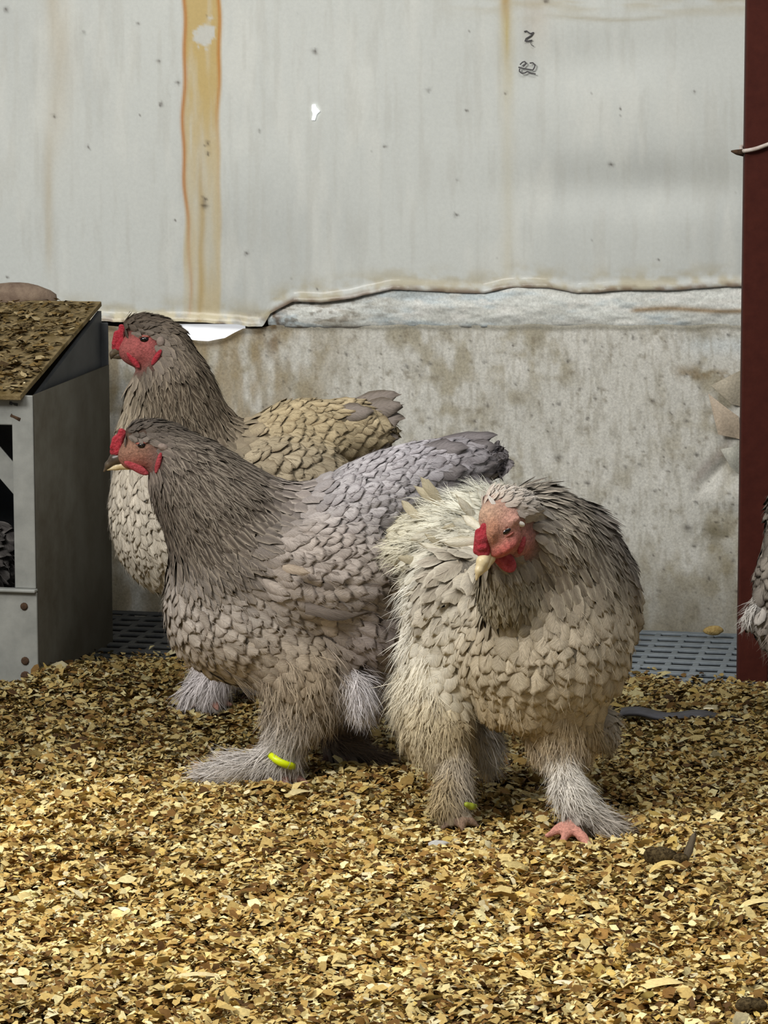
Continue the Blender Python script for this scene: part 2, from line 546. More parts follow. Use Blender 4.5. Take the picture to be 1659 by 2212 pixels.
# boards behind the sheets
P = wall_pt(np.array([-2.6, 2.6, 2.6, -2.6]), np.array([-0.06, -0.06, 2.3, 2.3]), np.full(4, -0.004))
link('backing_board', mesh_np('backing_board', P, [(0, 1, 2, 3)], mat=M_BACKING), wall)
# daylight coming through the gap between the sheets
gpx = [(376, 700), (530, 700), (530, 742), (376, 742)]
P = np.array([on_wall(x, y, 0.003) for x, y in gpx])
tag(link('backlit_gap', mesh_np('backlit_gap', P, [(0, 3, 2, 1)], mat=M_GLOW), wall), 'white daylight showing through the gap')
# tiny glowing patch on the upper sheet, painted in place of a glint
glint_px = [(674, 226), (681, 225), (684, 232), (691, 240), (684, 247), (680, 260), (673, 259), (676, 246), (673, 238)]
P = np.array([on_wall(x, y, 0.0275) for x, y in glint_px] + [on_wall(681, 243, 0.0275)])
n = len(glint_px)
tri = [(i, n, (i + 1) % n) for i in range(n)]
m2, _nt, _b = new_mat('glint_patch')
_b.inputs['Emission Color'].default_value = (0.93, 0.97, 1, 1)
_b.inputs['Emission Strength'].default_value = 1.1
tag(link('glint_patch', mesh_np('glint_patch', P, tri, mat=m2), wall), 'tiny glowing patch standing in for a glint on the sheet')
tag(wall, 'back wall hung with stained pale plastic sheets', kind='structure')


# peeled flaps beside the post
def flap(name, pts_px, offs, nb=10, label=None, col=(190, 180, 160)):
    A, B, Cc, D = [np.array(on_wall(x, y, o)) for (x, y), o in zip(pts_px, offs)]
    V, K = [], []
    for i in range(nb):
        a = i / (nb - 1)
        for j in range(nb):
            b = j / (nb - 1)
            p = (A * (1 - a) + B * a) * (1 - b) + (D * (1 - a) + Cc * a) * b
            p = p + WNRM * (0.005 * math.sin(math.pi * b) * math.sin(math.pi * min(1, a * 0.9)) + 0.006 * math.sin(3 * a + 2 * b))
            V.append(p)
            K.append(lin(col) * (0.85 + 0.3 * fbm(i * 9.0, j * 9.0, 20, 20, 61)))
    me = mesh_np(name, V, grid_faces(nb, nb), cols=np.array(K), mat=M_SHEET_LOW)
    tag(link(name, me, wall), label)


flap('torn_flap', [(1536, 832), (1600, 800), (1604, 880), (1580, 872)], [0.035, 0.022, 0.02, 0.02], label='curled-up corner of sheet beside the post')
flap('torn_flap', [(1530, 850), (1596, 900), (1600, 950), (1552, 938)], [0.016, 0.022, 0.022, 0.026], col=(182, 166, 146))
flap('torn_flap', [(1556, 970), (1600, 962), (1602, 1030), (1580, 1010)], [0.026, 0.022, 0.02, 0.02], col=(190, 188, 176))


# hand-written marks on the upper sheet
def ink(name, pts, w):
    P = [on_wall(x, y, 0.0262) for x, y in pts]
    # sit the stroke on the sheet
    P = [np.array(p) for p in P]
    Q = []
    for i in range(len(P) - 1):
        for k in range(5):
            Q.append(P[i] * (1 - k / 5) + P[i + 1] * k / 5)
    Q.append(P[-1])
    me = tube_mesh(name, Q, w, M_INK, 6)
    return tag(link(name, me, wall), 'hand-written mark in grey ink')


def zpx(x, y):
    return (1090 + x * 110 / 1622, 40 + y * 150 / 2212)


ink('ink_stroke', [zpx(*q) for q in [(620, 415), (700, 395), (760, 445), (830, 480), (925, 440), (850, 540), (680, 640), (650, 715), (740, 715), (880, 690)]], 0.0013)
ink('ink_stroke', [zpx(*q) for q in [(840, 740), (835, 800), (870, 860), (930, 880)]], 0.0006)
ink('ink_stroke', [zpx(*q) for q in [(490, 1470), (570, 1390), (640, 1370), (690, 1430), (620, 1500), (590, 1530)]], 0.0013)
ink('ink_stroke', [zpx(*q) for q in [(440, 1550), (560, 1580), (700, 1610), (900, 1640), (950, 1560), (970, 1480), (900, 1410), (800, 1420)]], 0.0013)
ink('ink_stroke', [zpx(*q) for q in [(480, 1590), (470, 1680), (540, 1740), (640, 1735), (720, 1690), (830, 1730), (990, 1770)]], 0.0012)

# ------------------------------------------------------------------ slatted floor panels behind the bedding
RZ = -THETA
pitch_v, pitch_u = 0.058, 0.052
nrow = 14
M_SLAT_SHADED = plain_mat('slat_shaded', (40, 42, 44), rough=0.6, spec=0.2, noise=0.18, rgb2=(60, 60, 58), nscale=35, bump=0.1)  # same grid darkened: shade beside the box put into the colour
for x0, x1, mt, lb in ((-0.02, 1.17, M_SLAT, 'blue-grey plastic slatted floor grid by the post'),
                       (-1.23, -0.03, M_SLAT_SHADED, 'slatted floor grid beside the metal box, its shade put into a dark colour')):
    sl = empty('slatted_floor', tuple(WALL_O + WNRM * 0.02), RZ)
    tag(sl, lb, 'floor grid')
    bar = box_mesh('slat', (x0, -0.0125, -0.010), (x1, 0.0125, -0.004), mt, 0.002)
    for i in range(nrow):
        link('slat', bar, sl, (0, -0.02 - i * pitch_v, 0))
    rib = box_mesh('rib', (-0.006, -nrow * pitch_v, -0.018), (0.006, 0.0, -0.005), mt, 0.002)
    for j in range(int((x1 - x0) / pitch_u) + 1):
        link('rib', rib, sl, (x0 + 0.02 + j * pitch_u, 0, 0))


# ------------------------------------------------------------------ wood shavings
def bed_edge(x):
    """how far back (world Y) the bedding reaches at world x"""
    e = 5.03 - 0.212 * x + 0.07 * (fbm(x * 1000, x * 0, 170, 170, 71, 3) - 0.5) * 2
    return e * sst(-0.66, -0.60, x) + 4.945 * (1 - sst(-0.66, -0.60, x))


FEET = [(*at_z(a_, b_, 0.0)[:2], c_) for a_, b_, c_ in ((1235, 1815, 0.05), (985, 1785, 0.05), (620, 1690, 0.05), (720, 1645, 0.05), (460, 1525, 0.05))]


def bed_h(x, y):
    h = 0.013 * (fbm(x * 1000, y * 1000, 240, 240, 72, 3) - 0.5) * 2 + 0.010 * (fbm(x * 1000, y * 1000, 60, 60, 73, 2) - 0.5) * 2
    e = bed_edge(x) - y
    for fx_, fy_, rr_ in FEET:
        g = np.exp(-((x - fx_) ** 2 + (y - fy_) ** 2) / rr_ ** 2)
        h = h * (1 - g) - 0.007 * g
    return h * sst(-0.02, 0.15, e) + 0.010 * sst(0.0, 0.2, e) * sst(0.5, 0.2, e) - 0.012 * sst(0.06, -0.05, e)


gx = np.linspace(-1.7, 1.7, 150)
gy = np.linspace(1.6, 5.25, 170)
GX, GY = np.meshgrid(gx, gy)
GZ = bed_h(GX, GY) - 0.008 - 0.045 * sst(0.0, -0.05, bed_edge(GX) - GY)
bedding_base = link('floor_bedding', mesh_np('floor_bedding', np.stack([GX, GY, GZ], -1).reshape(-1, 3), grid_faces(*GX.shape), mat=M_GROUND))
tag(bedding_base, 'brown packed litter under the loose wood shavings', kind='structure')

CHIP_PAL = lin(np.array([(240, 224, 176), (224, 200, 144), (204, 174, 114), (182, 148, 90), (156, 118, 68), (124, 90, 50), (88, 62, 36), (234, 220, 188), (212, 182, 110)]))
CHIP_W = np.array([0.13, 0.19, 0.20, 0.16, 0.11, 0.08, 0.05, 0.05, 0.03])
CHIP_W /= CHIP_W.sum()


def chip_arrays(P, Ln, Wd, yaw, tilt, roll, bend, cols, r):
    n = len(P)
    t = np.array([-0.5, 0.0, 0.5])
    cy, sy = np.cos(yaw), np.sin(yaw)
    ct, st = np.cos(tilt), np.sin(tilt)
    D = np.stack([cy * ct, sy * ct, st], -1)
    S0 = np.stack([-sy, cy, np.zeros(n)], -1)
    N0 = np.cross(D, S0)
    cr, sr = np.cos(roll)[:, None], np.sin(roll)[:, None]
    S = S0 * cr + N0 * sr
    N = np.cross(D, S)
    w = np.stack([r.uniform(0.25, 1.0, n), r.uniform(0.85, 1.15, n), r.uniform(0.2, 1.0, n)], 1)
    V = np.zeros((n, 3, 2, 3))
    for k in range(3):
        skew = r.uniform(-0.2, 0.2, n)
        for j, u in enumerate((-0.5, 0.5)):
            V[:, k, j] = P + D * ((t[k] + skew * u) * Ln)[:, None] + S * (u * Wd * w[:, k])[:, None] + N * (bend * Ln * (0.25 - t[k] ** 2) * 1.6)[:, None]
    base = np.arange(n)[:, None] * 6
    f = np.array([[0, 1, 3, 2], [2, 3, 5, 4]])
    F = (base[:, :, None] + f[None]).reshape(-1, 4)
    C = np.repeat(cols, 6, 0)
    return V.reshape(-1, 3), F, C


def scatter_chips(n, half_in, half_out, r, size, ymin, ymax):
    """chips in a wedge |x| between half_in*y and half_out*y(+)"""
    y = np.sqrt(r.uniform(ymin ** 2, (ymax + 0.35) ** 2, n))
    h0, h1 = half_in(y), half_out(y)
    x = (h0 + (h1 - h0) * r.random(n)) * r.choice([-1, 1], n)
    e = bed_edge(x) - y
    keep = e > r.exponential(0.035, n) * -1.0 - 0.0
    keep &= (e > -0.16)
    x, y = x[keep], y[keep]
    n = len(x)
    Ln = np.clip(r.lognormal(math.log(size), 0.38, n), 0.004, 0.034)
    Wd = np.clip(Ln * r.uniform(0.35, 0.85, n), 0.003, 0.018)
    z = bed_h(x, y) + r.uniform(-0.008, 0.007, n) + 0.000
    e = bed_edge(x) - y
    z = np.where(e < 0, np.maximum(z, -0.001), z)
    tilt = r.normal(0, 0.36, n)
    roll = r.normal(0, 0.45, n)
    col = CHIP_PAL[r.choice(len(CHIP_PAL), n, p=CHIP_W)]
    patch = fbm(x * 1000, y * 1000, 210, 210, 75, 3)
    back = sst(4.0, 4.6, y)           # darker towards the back: falloff of the front light put into chip colour
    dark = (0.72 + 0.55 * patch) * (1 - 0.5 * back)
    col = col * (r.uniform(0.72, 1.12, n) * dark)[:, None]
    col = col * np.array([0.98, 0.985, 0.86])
    return chip_arrays(np.stack([x, y, z], -1), Ln, Wd, r.uniform(0, 6.283, n), tilt, roll, r.uniform(-0.15, 0.5, n), col, r)


r = np.random.default_rng(21)
in_h = lambda y: 0 * y
vis = lambda y: 0.15 * y + 0.06
out_h = lambda y: 0.15 * y + 0.75
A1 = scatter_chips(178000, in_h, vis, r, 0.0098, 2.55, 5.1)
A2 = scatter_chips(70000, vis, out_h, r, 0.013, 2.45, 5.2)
V = np.concatenate([A1[0], A2[0]])
Fc = np.concatenate([A1[1], A2[1] + len(A1[0])])
Cc = np.concatenate([A1[2], A2[2]])
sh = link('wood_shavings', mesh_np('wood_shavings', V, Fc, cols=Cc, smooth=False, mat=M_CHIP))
tag(sh, 'deep golden-brown loose wood shavings covering the pen floor', 'bedding', kind='stuff')


# a few big shavings and other bits that stand out
def big_shaving(name, px, py, ln, wd, yaw, curl, col, label, zoff=0.008, cat='shaving', group=None, tilt=0.0):
    c = at_z(px, py, 0.0)
    z = float(bed_h(np.array([c[0]]), np.array([c[1]]))[0]) + zoff
    nl, nw = 12, 5
    V, K = [], []
    for i in range(nl):
        t = i / (nl - 1) - 0.5
        a = t * curl
        if abs(curl) > 0.05:
            R = ln / curl
            X, Zz = R * math.sin(a), R * (math.cos(a) - 1) + R * (1 - math.cos(curl / 2)) * 0.75
        else:
            X, Zz = t * ln, 0.0
        for j in range(nw):
            u = j / (nw - 1) - 0.5
            ww = wd * (1 - 0.55 * abs(2 * t) ** 3) * (1 + 0.15 * math.sin(5 * t + j))
            V.append((X, u * ww, Zz + 0.10 * wd * (0.25 - u * u) + tilt * u * ww))
            K.append(lin(col) * (0.92 + 0.16 * fbm(i * 3.0, j * 11.0, 10, 10, 81)))
    me = mesh_np(name, V, grid_faces(nl, nw), cols=np.array(K), mat=M_CHIP)
    o = link(name, me, None, (c[0], c[1], z))
    o.rotation_euler = (0, 0, yaw)
    return tag(o, label, cat, group)


big_shaving('wood_shaving', 1445, 1905, 0.062, 0.020, 0.15, 1.9, (222, 194, 122), 'large arched tan shaving in front of the grey droppings')
big_shaving('wood_shaving', 648, 1728, 0.040, 0.024, 0.7, 0.9, (206, 190, 140), 'broad pale shaving near toes of the middle hen')
big_shaving('wood_shaving', 1530, 1568, 0.018, 0.012, 0.2, 0.3, (224, 214, 186), 'small cream shaving by right end of dark strip', 0.02)
big_shaving('wood_shaving', 1032, 1850, 0.028, 0.009, -0.7, 0.3, (236, 218, 160), 'narrow bright shaving between the front hen feet')
big_shaving('wood_shaving', 1195, 1868, 0.022, 0.016, 1.2, 0.4, (240, 226, 160), 'squarish pale yellow shaving beside pink toe of front hen')
big_shaving('wood_shaving', 820, 2140, 0.030, 0.022, 0.3, 0.4, (240, 224, 180), 'cream square shaving at lower middle edge of bedding')
big_shaving('wood_shaving', 1430, 2150, 0.052, 0.028, 0.5, 0.6, (238, 214, 150), 'biggest pale torn shaving at lower right of bedding')
big_shaving('wood_shaving', 1220, 2130, 0.026, 0.018, -0.2, 0.3, (240, 224, 188), 'whitish chunky shaving left of biggest torn shaving')
big_shaving('wood_shaving', 420, 2135, 0.060, 0.016, 0.25, 0.7, (226, 206, 156), 'long pale curved shaving at lower left of bedding')
big_shaving('wood_shaving', 268, 1972, 0.022, 0.012, -0.9, 0.3, (244, 234, 206), 'small white shaving alone on left of bedding')
big_shaving('wood_shaving', 1640, 1970, 0.048, 0.020, 0.4, 0.8, (230, 208, 146), 'pale shaving cut by right picture border on bedding')
big_shaving('wood_shaving', 1350, 1600, 0.022, 0.009, 0.1, 0.2, (206, 190, 118), 'yellowish shaving below left end of dark strip', 0.014)


# ------------------------------------------------------------------ signed-distance modelling
def smin(a, b, k):
    h = np.clip(0.5 + 0.5 * (b - a) / k, 0, 1)
    return b * (1 - h) + a * h - k * h * (1 - h)


class Ell:
    def __init__(s, c, radii, R, k, **at):
        s.c, s.r, s.R, s.k, s.at = np.array(c), np.array(radii), R, k, at
        s.ext = float(np.max(s.r))
        s.lo, s.hi = s.c - s.ext, s.c + s.ext

    def d(s, P):
        q = (P - s.c) @ s.R
        k0 = np.linalg.norm(q / s.r, axis=-1)
        k1 = np.linalg.norm(q / s.r ** 2, axis=-1)
        return k0 * (k0 - 1) / np.maximum(k1, 1e-9)


class Cap:
    def __init__(s, a, b, ra, rb, k, **at):
        s.a, s.b, s.ra, s.rb, s.k, s.at = np.array(a), np.array(b), ra, rb, k, at
        m = max(ra, rb)
        s.lo, s.hi = np.minimum(s.a, s.b) - m, np.maximum(s.a, s.b) + m

    def d(s, P):
        ab = s.b - s.a
        t = np.clip(((P - s.a) @ ab) / (ab @ ab + 1e-12), 0, 1)
        return np.linalg.norm(P - s.a - t[..., None] * ab, axis=-1) - (s.ra + (s.rb - s.ra) * t)


def sdf_mesh(prims, h, smooth_it=2):
    lo = np.min([p.lo for p in prims], 0) - 0.02
    hi = np.max([p.hi for p in prims], 0) + 0.02
    N = np.ceil((hi - lo) / h).astype(int) + 1
    ax = [lo[i] + h * np.arange(N[i]) for i in range(3)]
    Fld = np.full(N, 0.06, np.float32)
    for p in prims:
        m = max(0.03, p.k * 1.5)
        i0 = np.maximum(np.floor((p.lo - m - lo) / h).astype(int), 0)
        i1 = np.minimum(np.ceil((p.hi + m - lo) / h).astype(int) + 1, N)
        sl_ = tuple(slice(a, b) for a, b in zip(i0, i1))
        g = np.stack(np.meshgrid(ax[0][sl_[0]], ax[1][sl_[1]], ax[2][sl_[2]], indexing='ij'), -1)
        Fld[sl_] = smin(Fld[sl_], p.d(g), p.k)
    ins = Fld < 0
    c = np.zeros(N - 1, np.int8)
    offs = [(i, j, k) for i in (0, 1) for j in (0, 1) for k in (0, 1)]
    for (i, j, k) in offs:
        c += ins[i:N[0] - 1 + i, j:N[1] - 1 + j, k:N[2] - 1 + k]
    act = np.argwhere((c > 0) & (c < 8))
    idx = np.full(N - 1, -1, np.int64)
    idx[tuple(act.T)] = np.arange(len(act))
    acc = np.zeros((len(act), 3)); cnt = np.zeros(len(act))
    for a in offs:
        for axn in range(3):
            if a[axn]: continue
            b = list(a); b[axn] = 1
            fa = Fld[tuple((act + a).T)]; fb = Fld[tuple((act + b).T)]
            m = (fa < 0) != (fb < 0)
            t = np.where(m, fa / np.where(m, fa - fb, 1), 0)
            p = np.tile(np.array(a, float), (len(act), 1)); p[:, axn] += t
            acc[m] += p[m]; cnt[m] += 1
    V = lo + h * (act + acc / cnt[:, None])
    Q = []
    for axn in range(3):
        o1, o2 = [i for i in range(3) if i != axn]
        sA = [slice(None)] * 3; sB = [slice(None)] * 3
        sA[axn] = slice(0, N[axn] - 1); sB[axn] = slice(1, N[axn])
        chg = ins[tuple(sA)] != ins[tuple(sB)]
        E = np.argwhere(chg)
        E = E[(E[:, o1] > 0) & (E[:, o2] > 0) & (E[:, o1] < N[o1] - 1) & (E[:, o2] < N[o2] - 1)]
        def cell(d1, d2):
            q = E.copy(); q[:, o1] += d1; q[:, o2] += d2
            return idx[tuple(q.T)]
        q = np.stack([cell(-1, -1), cell(0, -1), cell(0, 0), cell(-1, 0)], 1)
        sgn = ins[tuple(E.T)]
        flip = sgn if axn != 1 else ~sgn
        q[~flip] = q[~flip][:, ::-1]
        Q.append(q)
    Q = np.concatenate(Q)
    Q = Q[(Q >= 0).all(1)]
    fn = np.cross(V[Q[:, 2]] - V[Q[:, 0]], V[Q[:, 3]] - V[Q[:, 1]])
    cen = V[Q].mean(1)
    nn_ = fn / (np.linalg.norm(fn, axis=1, keepdims=True) + 1e-12)
    gi = lambda p: Fld[tuple(np.clip(np.rint((p - lo) / h).astype(int), 0, N - 1).T)]
    bad = gi(cen + nn_ * h * 1.6) < gi(cen - nn_ * h * 1.6)
    Q[bad] = Q[bad][:, ::-1]
    for _ in range(smooth_it):
        s = np.zeros_like(V); n = np.zeros(len(V))
        for a, b in ((0, 1), (1, 2), (2, 3), (3, 0)):
            np.add.at(s, Q[:, a], V[Q[:, b]]); np.add.at(n, Q[:, a], 1)
            np.add.at(s, Q[:, b], V[Q[:, a]]); np.add.at(n, Q[:, b], 1)
        V = 0.5 * V + 0.5 * s / n[:, None]
    return V, Q


def eval_d(prims, P):
    return np.stack([p.d(P) for p in prims], 0)


# ------------------------------------------------------------------ feathers
T_ROW = np.array([0, 0.2, 0.42, 0.64, 0.82, 0.94, 1.0])
W_ROUND = np.array([0.40, 0.72, 0.95, 1.0, 0.86, 0.55, 0.12])
W_POINT = np.array([0.45, 0.85, 1.0, 0.86, 0.58, 0.30, 0.05])


def feather_arrays(P, N, D, L, W, lift, curl, cup, point, cen, edg, rimt, r, ncol=5, twist=0.12):
    n = len(P)
    nr = len(T_ROW)
    us = np.linspace(-1, 1, ncol)
    tw = r.normal(0, twist, n)[:, None]
    S = np.cross(N, D)
    S2 = S * np.cos(tw) + N * np.sin(tw)
    V = np.zeros((n, nr, ncol, 3)); C = np.zeros((n, nr, ncol, 3)); UV = np.zeros((n, nr, ncol, 2))
    off = r.random((n, 2)) * 7
    for k, t in enumerate(T_ROW):
        w = W_ROUND[k] * (1 - point) + W_POINT[k] * point
        rag = 1 + r.normal(0, 0.10, n)
        for j, u in enumerate(us):
            tt = t - 0.10 * u * u * t + (r.normal(0, 0.035, n) if k >= 4 else 0)
            V[:, k, j] = (P - N * 0.002 + D * (L * tt)[:, None] + N * (lift * L * t - curl * L * t * t)[:, None]
                          + S2 * (u * 0.5 * W * w * rag)[:, None] - N * (cup * W * u * u * w)[:, None])
            e = np.full(n, 0.95 * abs(u) ** 2.0)
            e = np.maximum(e, rimt * sst(0.78, 0.97, np.full(n, t)))
            e = e * (0.35 + 0.65 * sst(0.0, 0.5, np.full(n, t)))
            C[:, k, j] = cen * (1 - e)[:, None] + edg * e[:, None]
            UV[:, k, j, 0] = u * 0.5 + off[:, 0]
            UV[:, k, j, 1] = t * 1.5 - abs(u) * 0.7 + off[:, 1]
    return V.reshape(n, -1, 3), C.reshape(n, -1, 3), UV.reshape(n, -1, 2), grid_faces(nr, ncol)


def strands_arrays(P, D, N, L, W, cols, r, droop=0.3):
    n = len(P)
    S = np.cross(D, N); S /= np.linalg.norm(S, axis=1, keepdims=True) + 1e-9
    ts = np.array([0, 0.35, 0.7, 1.0]); ws = np.array([0.7, 1.0, 0.7, 0.12])
    bend = r.normal(0, 0.25, n)[:, None]
    V = np.zeros((n, 4, 2, 3))
    for k, t in enumerate(ts):
        c = P + D * (L * t)[:, None] + (S * bend + N * 0.2 * (1 - t)) * (L * t * t)[:, None] + np.array([0, 0, -1.0]) * (droop * L * t * t)[:, None]
        for j, u in enumerate((-0.5, 0.5)):
            V[:, k, j] = c + S * (u * W * ws[k])[:, None]
    C = np.repeat(cols[:, None], 8, 1)
    return V.reshape(n, 8, 3), C, grid_faces(4, 2)


def flat_faces(f, n, nv):
    return (np.arange(n)[:, None, None] * nv + f[None]).reshape(-1, 4)


class Hen:
    """authoring frame: photo column, photo row, depth offset (m, + away) about the plane Y0"""

    def __init__(s, Y0, base_px, mirror=None, offset=(0, 0), scale=1.0):
        s.Y0 = Y0
        s.mx, s.off, s.sc = mirror, offset, scale
        b = s.pt(*base_px, 0)
        s.base = np.array([b[0], Y0, 0.0])
        s.prims = []
        s.gain = 1.0
        s.k = float(depth_of(s.base + np.array([0, 0, 0.25])) / FPX) * scale

    def tr(s, x, y):
        if s.mx is not None:
            x = s.mx[0] + (s.mx[0] - x) if s.mx[1] else x
        return s.off[0] + (x - 700) * s.sc + 700, s.off[1] + (y - 1690) * s.sc + 1690

    def pt(s, x, y, dy):
        x, y = s.tr(x, y)
        return at_y(x, y, s.Y0 + dy)

    def vec(s, f):
        v = np.array([f[0], f[2] if len(f) > 2 else 0.0, -f[1]], float)
        if s.mx is not None and s.mx[1]: v[0] = -v[0]
        return v / (np.linalg.norm(v) + 1e-9)

    def E(s, x, y, dy, ra, rd, rc, ang=0.0, yaw=0.0, k=0.03, **at):
        if s.mx is not None and s.mx[1]: ang, yaw = -ang, -yaw
        a = math.radians(ang); yw = math.radians(yaw)
        R = np.array(Matrix.Rotation(yw, 3, 'Z') @ Matrix.Rotation(a, 3, 'Y'))
        p = Ell(s.pt(x, y, dy), np.array([ra, rd, rc]) * s.k, R, k, **at)
        s.prims.append(p)
        return p

    def chain(s, pts, k=0.03, **at):
        for (x, y, dy, ra), (x2, y2, dy2, rb) in zip(pts[:-1], pts[1:]):
            s.prims.append(Cap(s.pt(x, y, dy), s.pt(x2, y2, dy2), ra * s.k, rb * s.k, k, **at))

    def piece(s, name, shapes, h, mat, root, label=None, k=0.004):
        """small smooth child mesh out of (x,y,dy,r) chains or ('e',...) ellipsoids"""
        keep = s.prims; s.prims = []
        for sh_ in shapes:
            if sh_[0] == 'e':
                s.E(*sh_[1:], k=k)
            else:
                s.chain(sh_, k=k)
        V, Q = sdf_mesh(s.prims, h, 2)
        s.prims = keep
        o = link(name, mesh_np(name, V - s.base, Q, mat=mat), root)
        if label: o['label'] = label
        return o

    def build(s, root, voxel, seed, nfeat, n_single, name='hen', cover=1.0):
        r = np.random.default_rng(seed)
        s.root = root
        V, Q = sdf_mesh(s.prims, voxel, 3)
        Dm = eval_d(s.prims, V)
        Wt = np.exp(-np.clip(Dm - Dm.min(0), 0, 1) / 0.006); Wt /= Wt.sum(0)
        skin = np.array([lin(p.at.get('skin', tuple(0.72 * (0.5 * np.array(p.at.get('cen', (150, 140, 130))) + 0.5 * np.array(p.at.get('edg', (110, 100, 92))))))) for p in s.prims])
        cols = Wt.T @ skin
        link('body', mesh_np('body', V - s.base, Q, cols=cols, mat=M_SKIN), root)
        # --- sample
        A, B, Cq, Dq = (V[Q[:, i]] for i in range(4))
        nf = np.cross(Cq - A, Dq - B); ar = np.linalg.norm(nf, axis=1); nf = nf / (ar[:, None] + 1e-12)
        # smooth normals
        vn = np.zeros_like(V)
        for i in range(4): np.add.at(vn, Q[:, i], nf * ar[:, None])
        vn /= np.linalg.norm(vn, axis=1, keepdims=True) + 1e-12
        ncand = nfeat * 6
        fi = r.choice(len(Q), ncand, p=ar / ar.sum())
        u, v = r.random(ncand)[:, None], r.random(ncand)[:, None]
        P = (A[fi] * (1 - u) + B[fi] * u) * (1 - v) + (Dq[fi] * (1 - u) + Cq[fi] * u) * v
        Nn = (vn[Q[fi, 0]] * (1 - u) + vn[Q[fi, 1]] * u) * (1 - v) + (vn[Q[fi, 3]] * (1 - u) + vn[Q[fi, 2]] * u) * v
        Nn /= np.linalg.norm(Nn, axis=1, keepdims=True) + 1e-12
        Dm = eval_d(s.prims, P)
        Wt = np.exp(-np.clip(Dm - Dm.min(0), 0, 1) / 0.012); Wt /= Wt.sum(0)

        def attr(key, dflt):
            a = np.array([np.atleast_1d(p.at.get(key, dflt)) for p in s.prims], float)
            o = Wt.T @ a
            return o[:, 0] if o.shape[1] == 1 else o
        flow = np.array([s.vec(p.at.get('flow', (1, 0.3, 0))) for p in s.prims])
        flow = Wt.T @ flow
        flow = flow + r.normal(0, 0.12, flow.shape)
        D = flow - (flow * Nn).sum(1, keepdims=True) * Nn
        D /= np.linalg.norm(D, axis=1, keepdims=True) + 1e-9
        L = attr('L', 40) * s.k; W = attr('W', 28) * s.k
        nearest = Dm.argmin(0)
        bare = np.array([p.at.get('bare', 0.0) for p in s.prims])[nearest]; fluff = attr('fluff', 0.0); lift = attr('lift', 0.16); point = attr('point', 0.0); rimt = attr('rim', 0.8)
        cen = Wt.T @ np.array([lin(p.at.get('cen', (150, 140, 130))) for p in s.prims])
        edg = Wt.T @ np.array([lin(p.at.get('edg', (110, 100, 92))) for p in s.prims])
        jit = attr('jit', 0.12)
        gn = (s.gain ** (1 - point))[:, None]
        cen, edg = cen * gn, edg * gn
        # --- spacing (even cover without rows)
        spac = np.sqrt(L * W) * 0.37 / cover
        spac = np.where(fluff > 0.5, spac * 0.6, spac)
        cell = 0.02
        grid = {}
        keep = []
        Pl = P.tolist(); sp = spac.tolist(); br = bare.tolist()
        for i in range(ncand):
            if br[i] > 0.5: continue
            p = Pl[i]; sI = sp[i]
            key = (int(p[0] // cell), int(p[1] // cell), int(p[2] // cell))
            ok = True
            for dx in (-1, 0, 1):
                for dy in (-1, 0, 1):
                    for dz in (-1, 0, 1):
                        for q in grid.get((key[0] + dx, key[1] + dy, key[2] + dz), ()):
                            if (p[0] - q[0]) ** 2 + (p[1] - q[1]) ** 2 + (p[2] - q[2]) ** 2 < sI * sI:
                                ok = False; break
                        if not ok: break
                    if not ok: break
                if not ok: break
            if ok:
                grid.setdefault(key, []).append(p); keep.append(i)
        keep = np.array(keep)
        isf = fluff[keep] > r.random(len(keep))
        fe = keep[~isf]; fl = keep[isf]
        n = len(fe)
        j = (1 + r.normal(0, 1, n) * jit[fe])[:, None]
        tone = (1 + 0.10 * r.normal(0, 1, n))[:, None]
        big = fbm(P[fe, 0] * 1000 + P[fe, 1] * 700, P[fe, 2] * 1000, 55, 55, seed, 3)[:, None]
        mott = 0.82 + 0.36 * big
        lif = lift[fe] * r.uniform(0.3, 0.95, n) + 0.02
        for tt_, q_ in ((0.55, 0.45), (1.0, 0.5)):
            Pt = P[fe] + D[fe] * (L[fe] * tt_)[:, None] + Nn[fe] * (lif * L[fe] * tt_ * 0.4)[:, None]
            dd = np.full(n, 0.06)
            for p_ in s.prims: dd = smin(dd, p_.d(Pt), p_.k)
            lif = lif + np.clip(0.0018 - dd, 0, 0.03) / (L[fe] * q_)
        lif = np.minimum(lif, 0.9)
        FV, FC, FU, ff = feather_arrays(P[fe] + Nn[fe] * 0.0022, Nn[fe], D[fe], L[fe] * r.uniform(0.82, 1.2, n), W[fe] * r.uniform(0.85, 1.18, n),
                                        lif, lif * r.uniform(0.45, 0.85, n), (0.10 + 0.05 * r.random(n)) * (1 - 0.5 * point[fe]), point[fe],
                                        np.clip(cen[fe] * j * mott, 0, 1), np.clip(edg[fe] * tone * mott, 0, 1), rimt[fe], r)
        # the largest feathers turned to the viewer become parts of their own
        view = CAMP - P[fe]; view /= np.linalg.norm(view, axis=1, keepdims=True)
        score = L[fe] * W[fe] * np.clip((view * Nn[fe]).sum(1), 0, 1)
        order = np.argsort(-score)
        single = order[:n_single]
        rest = order[n_single:]
        nv = FV.shape[1]
        me = mesh_np('plumage', FV[rest].reshape(-1, 3) - s.base, flat_faces(ff, len(rest), nv), cols=FC[rest].reshape(-1, 3),
                     uvs=FU[rest].reshape(-1, 2), mat=M_FEATHER)
        tag(link('plumage', me, root), kind='stuff')
        for i in single:
            me = mesh_np('feather', FV[i] - s.base, ff, cols=FC[i], uvs=FU[i], mat=M_FEATHER)
            link('feather', me, root)
        # --- down
        per = 22
        vals = []
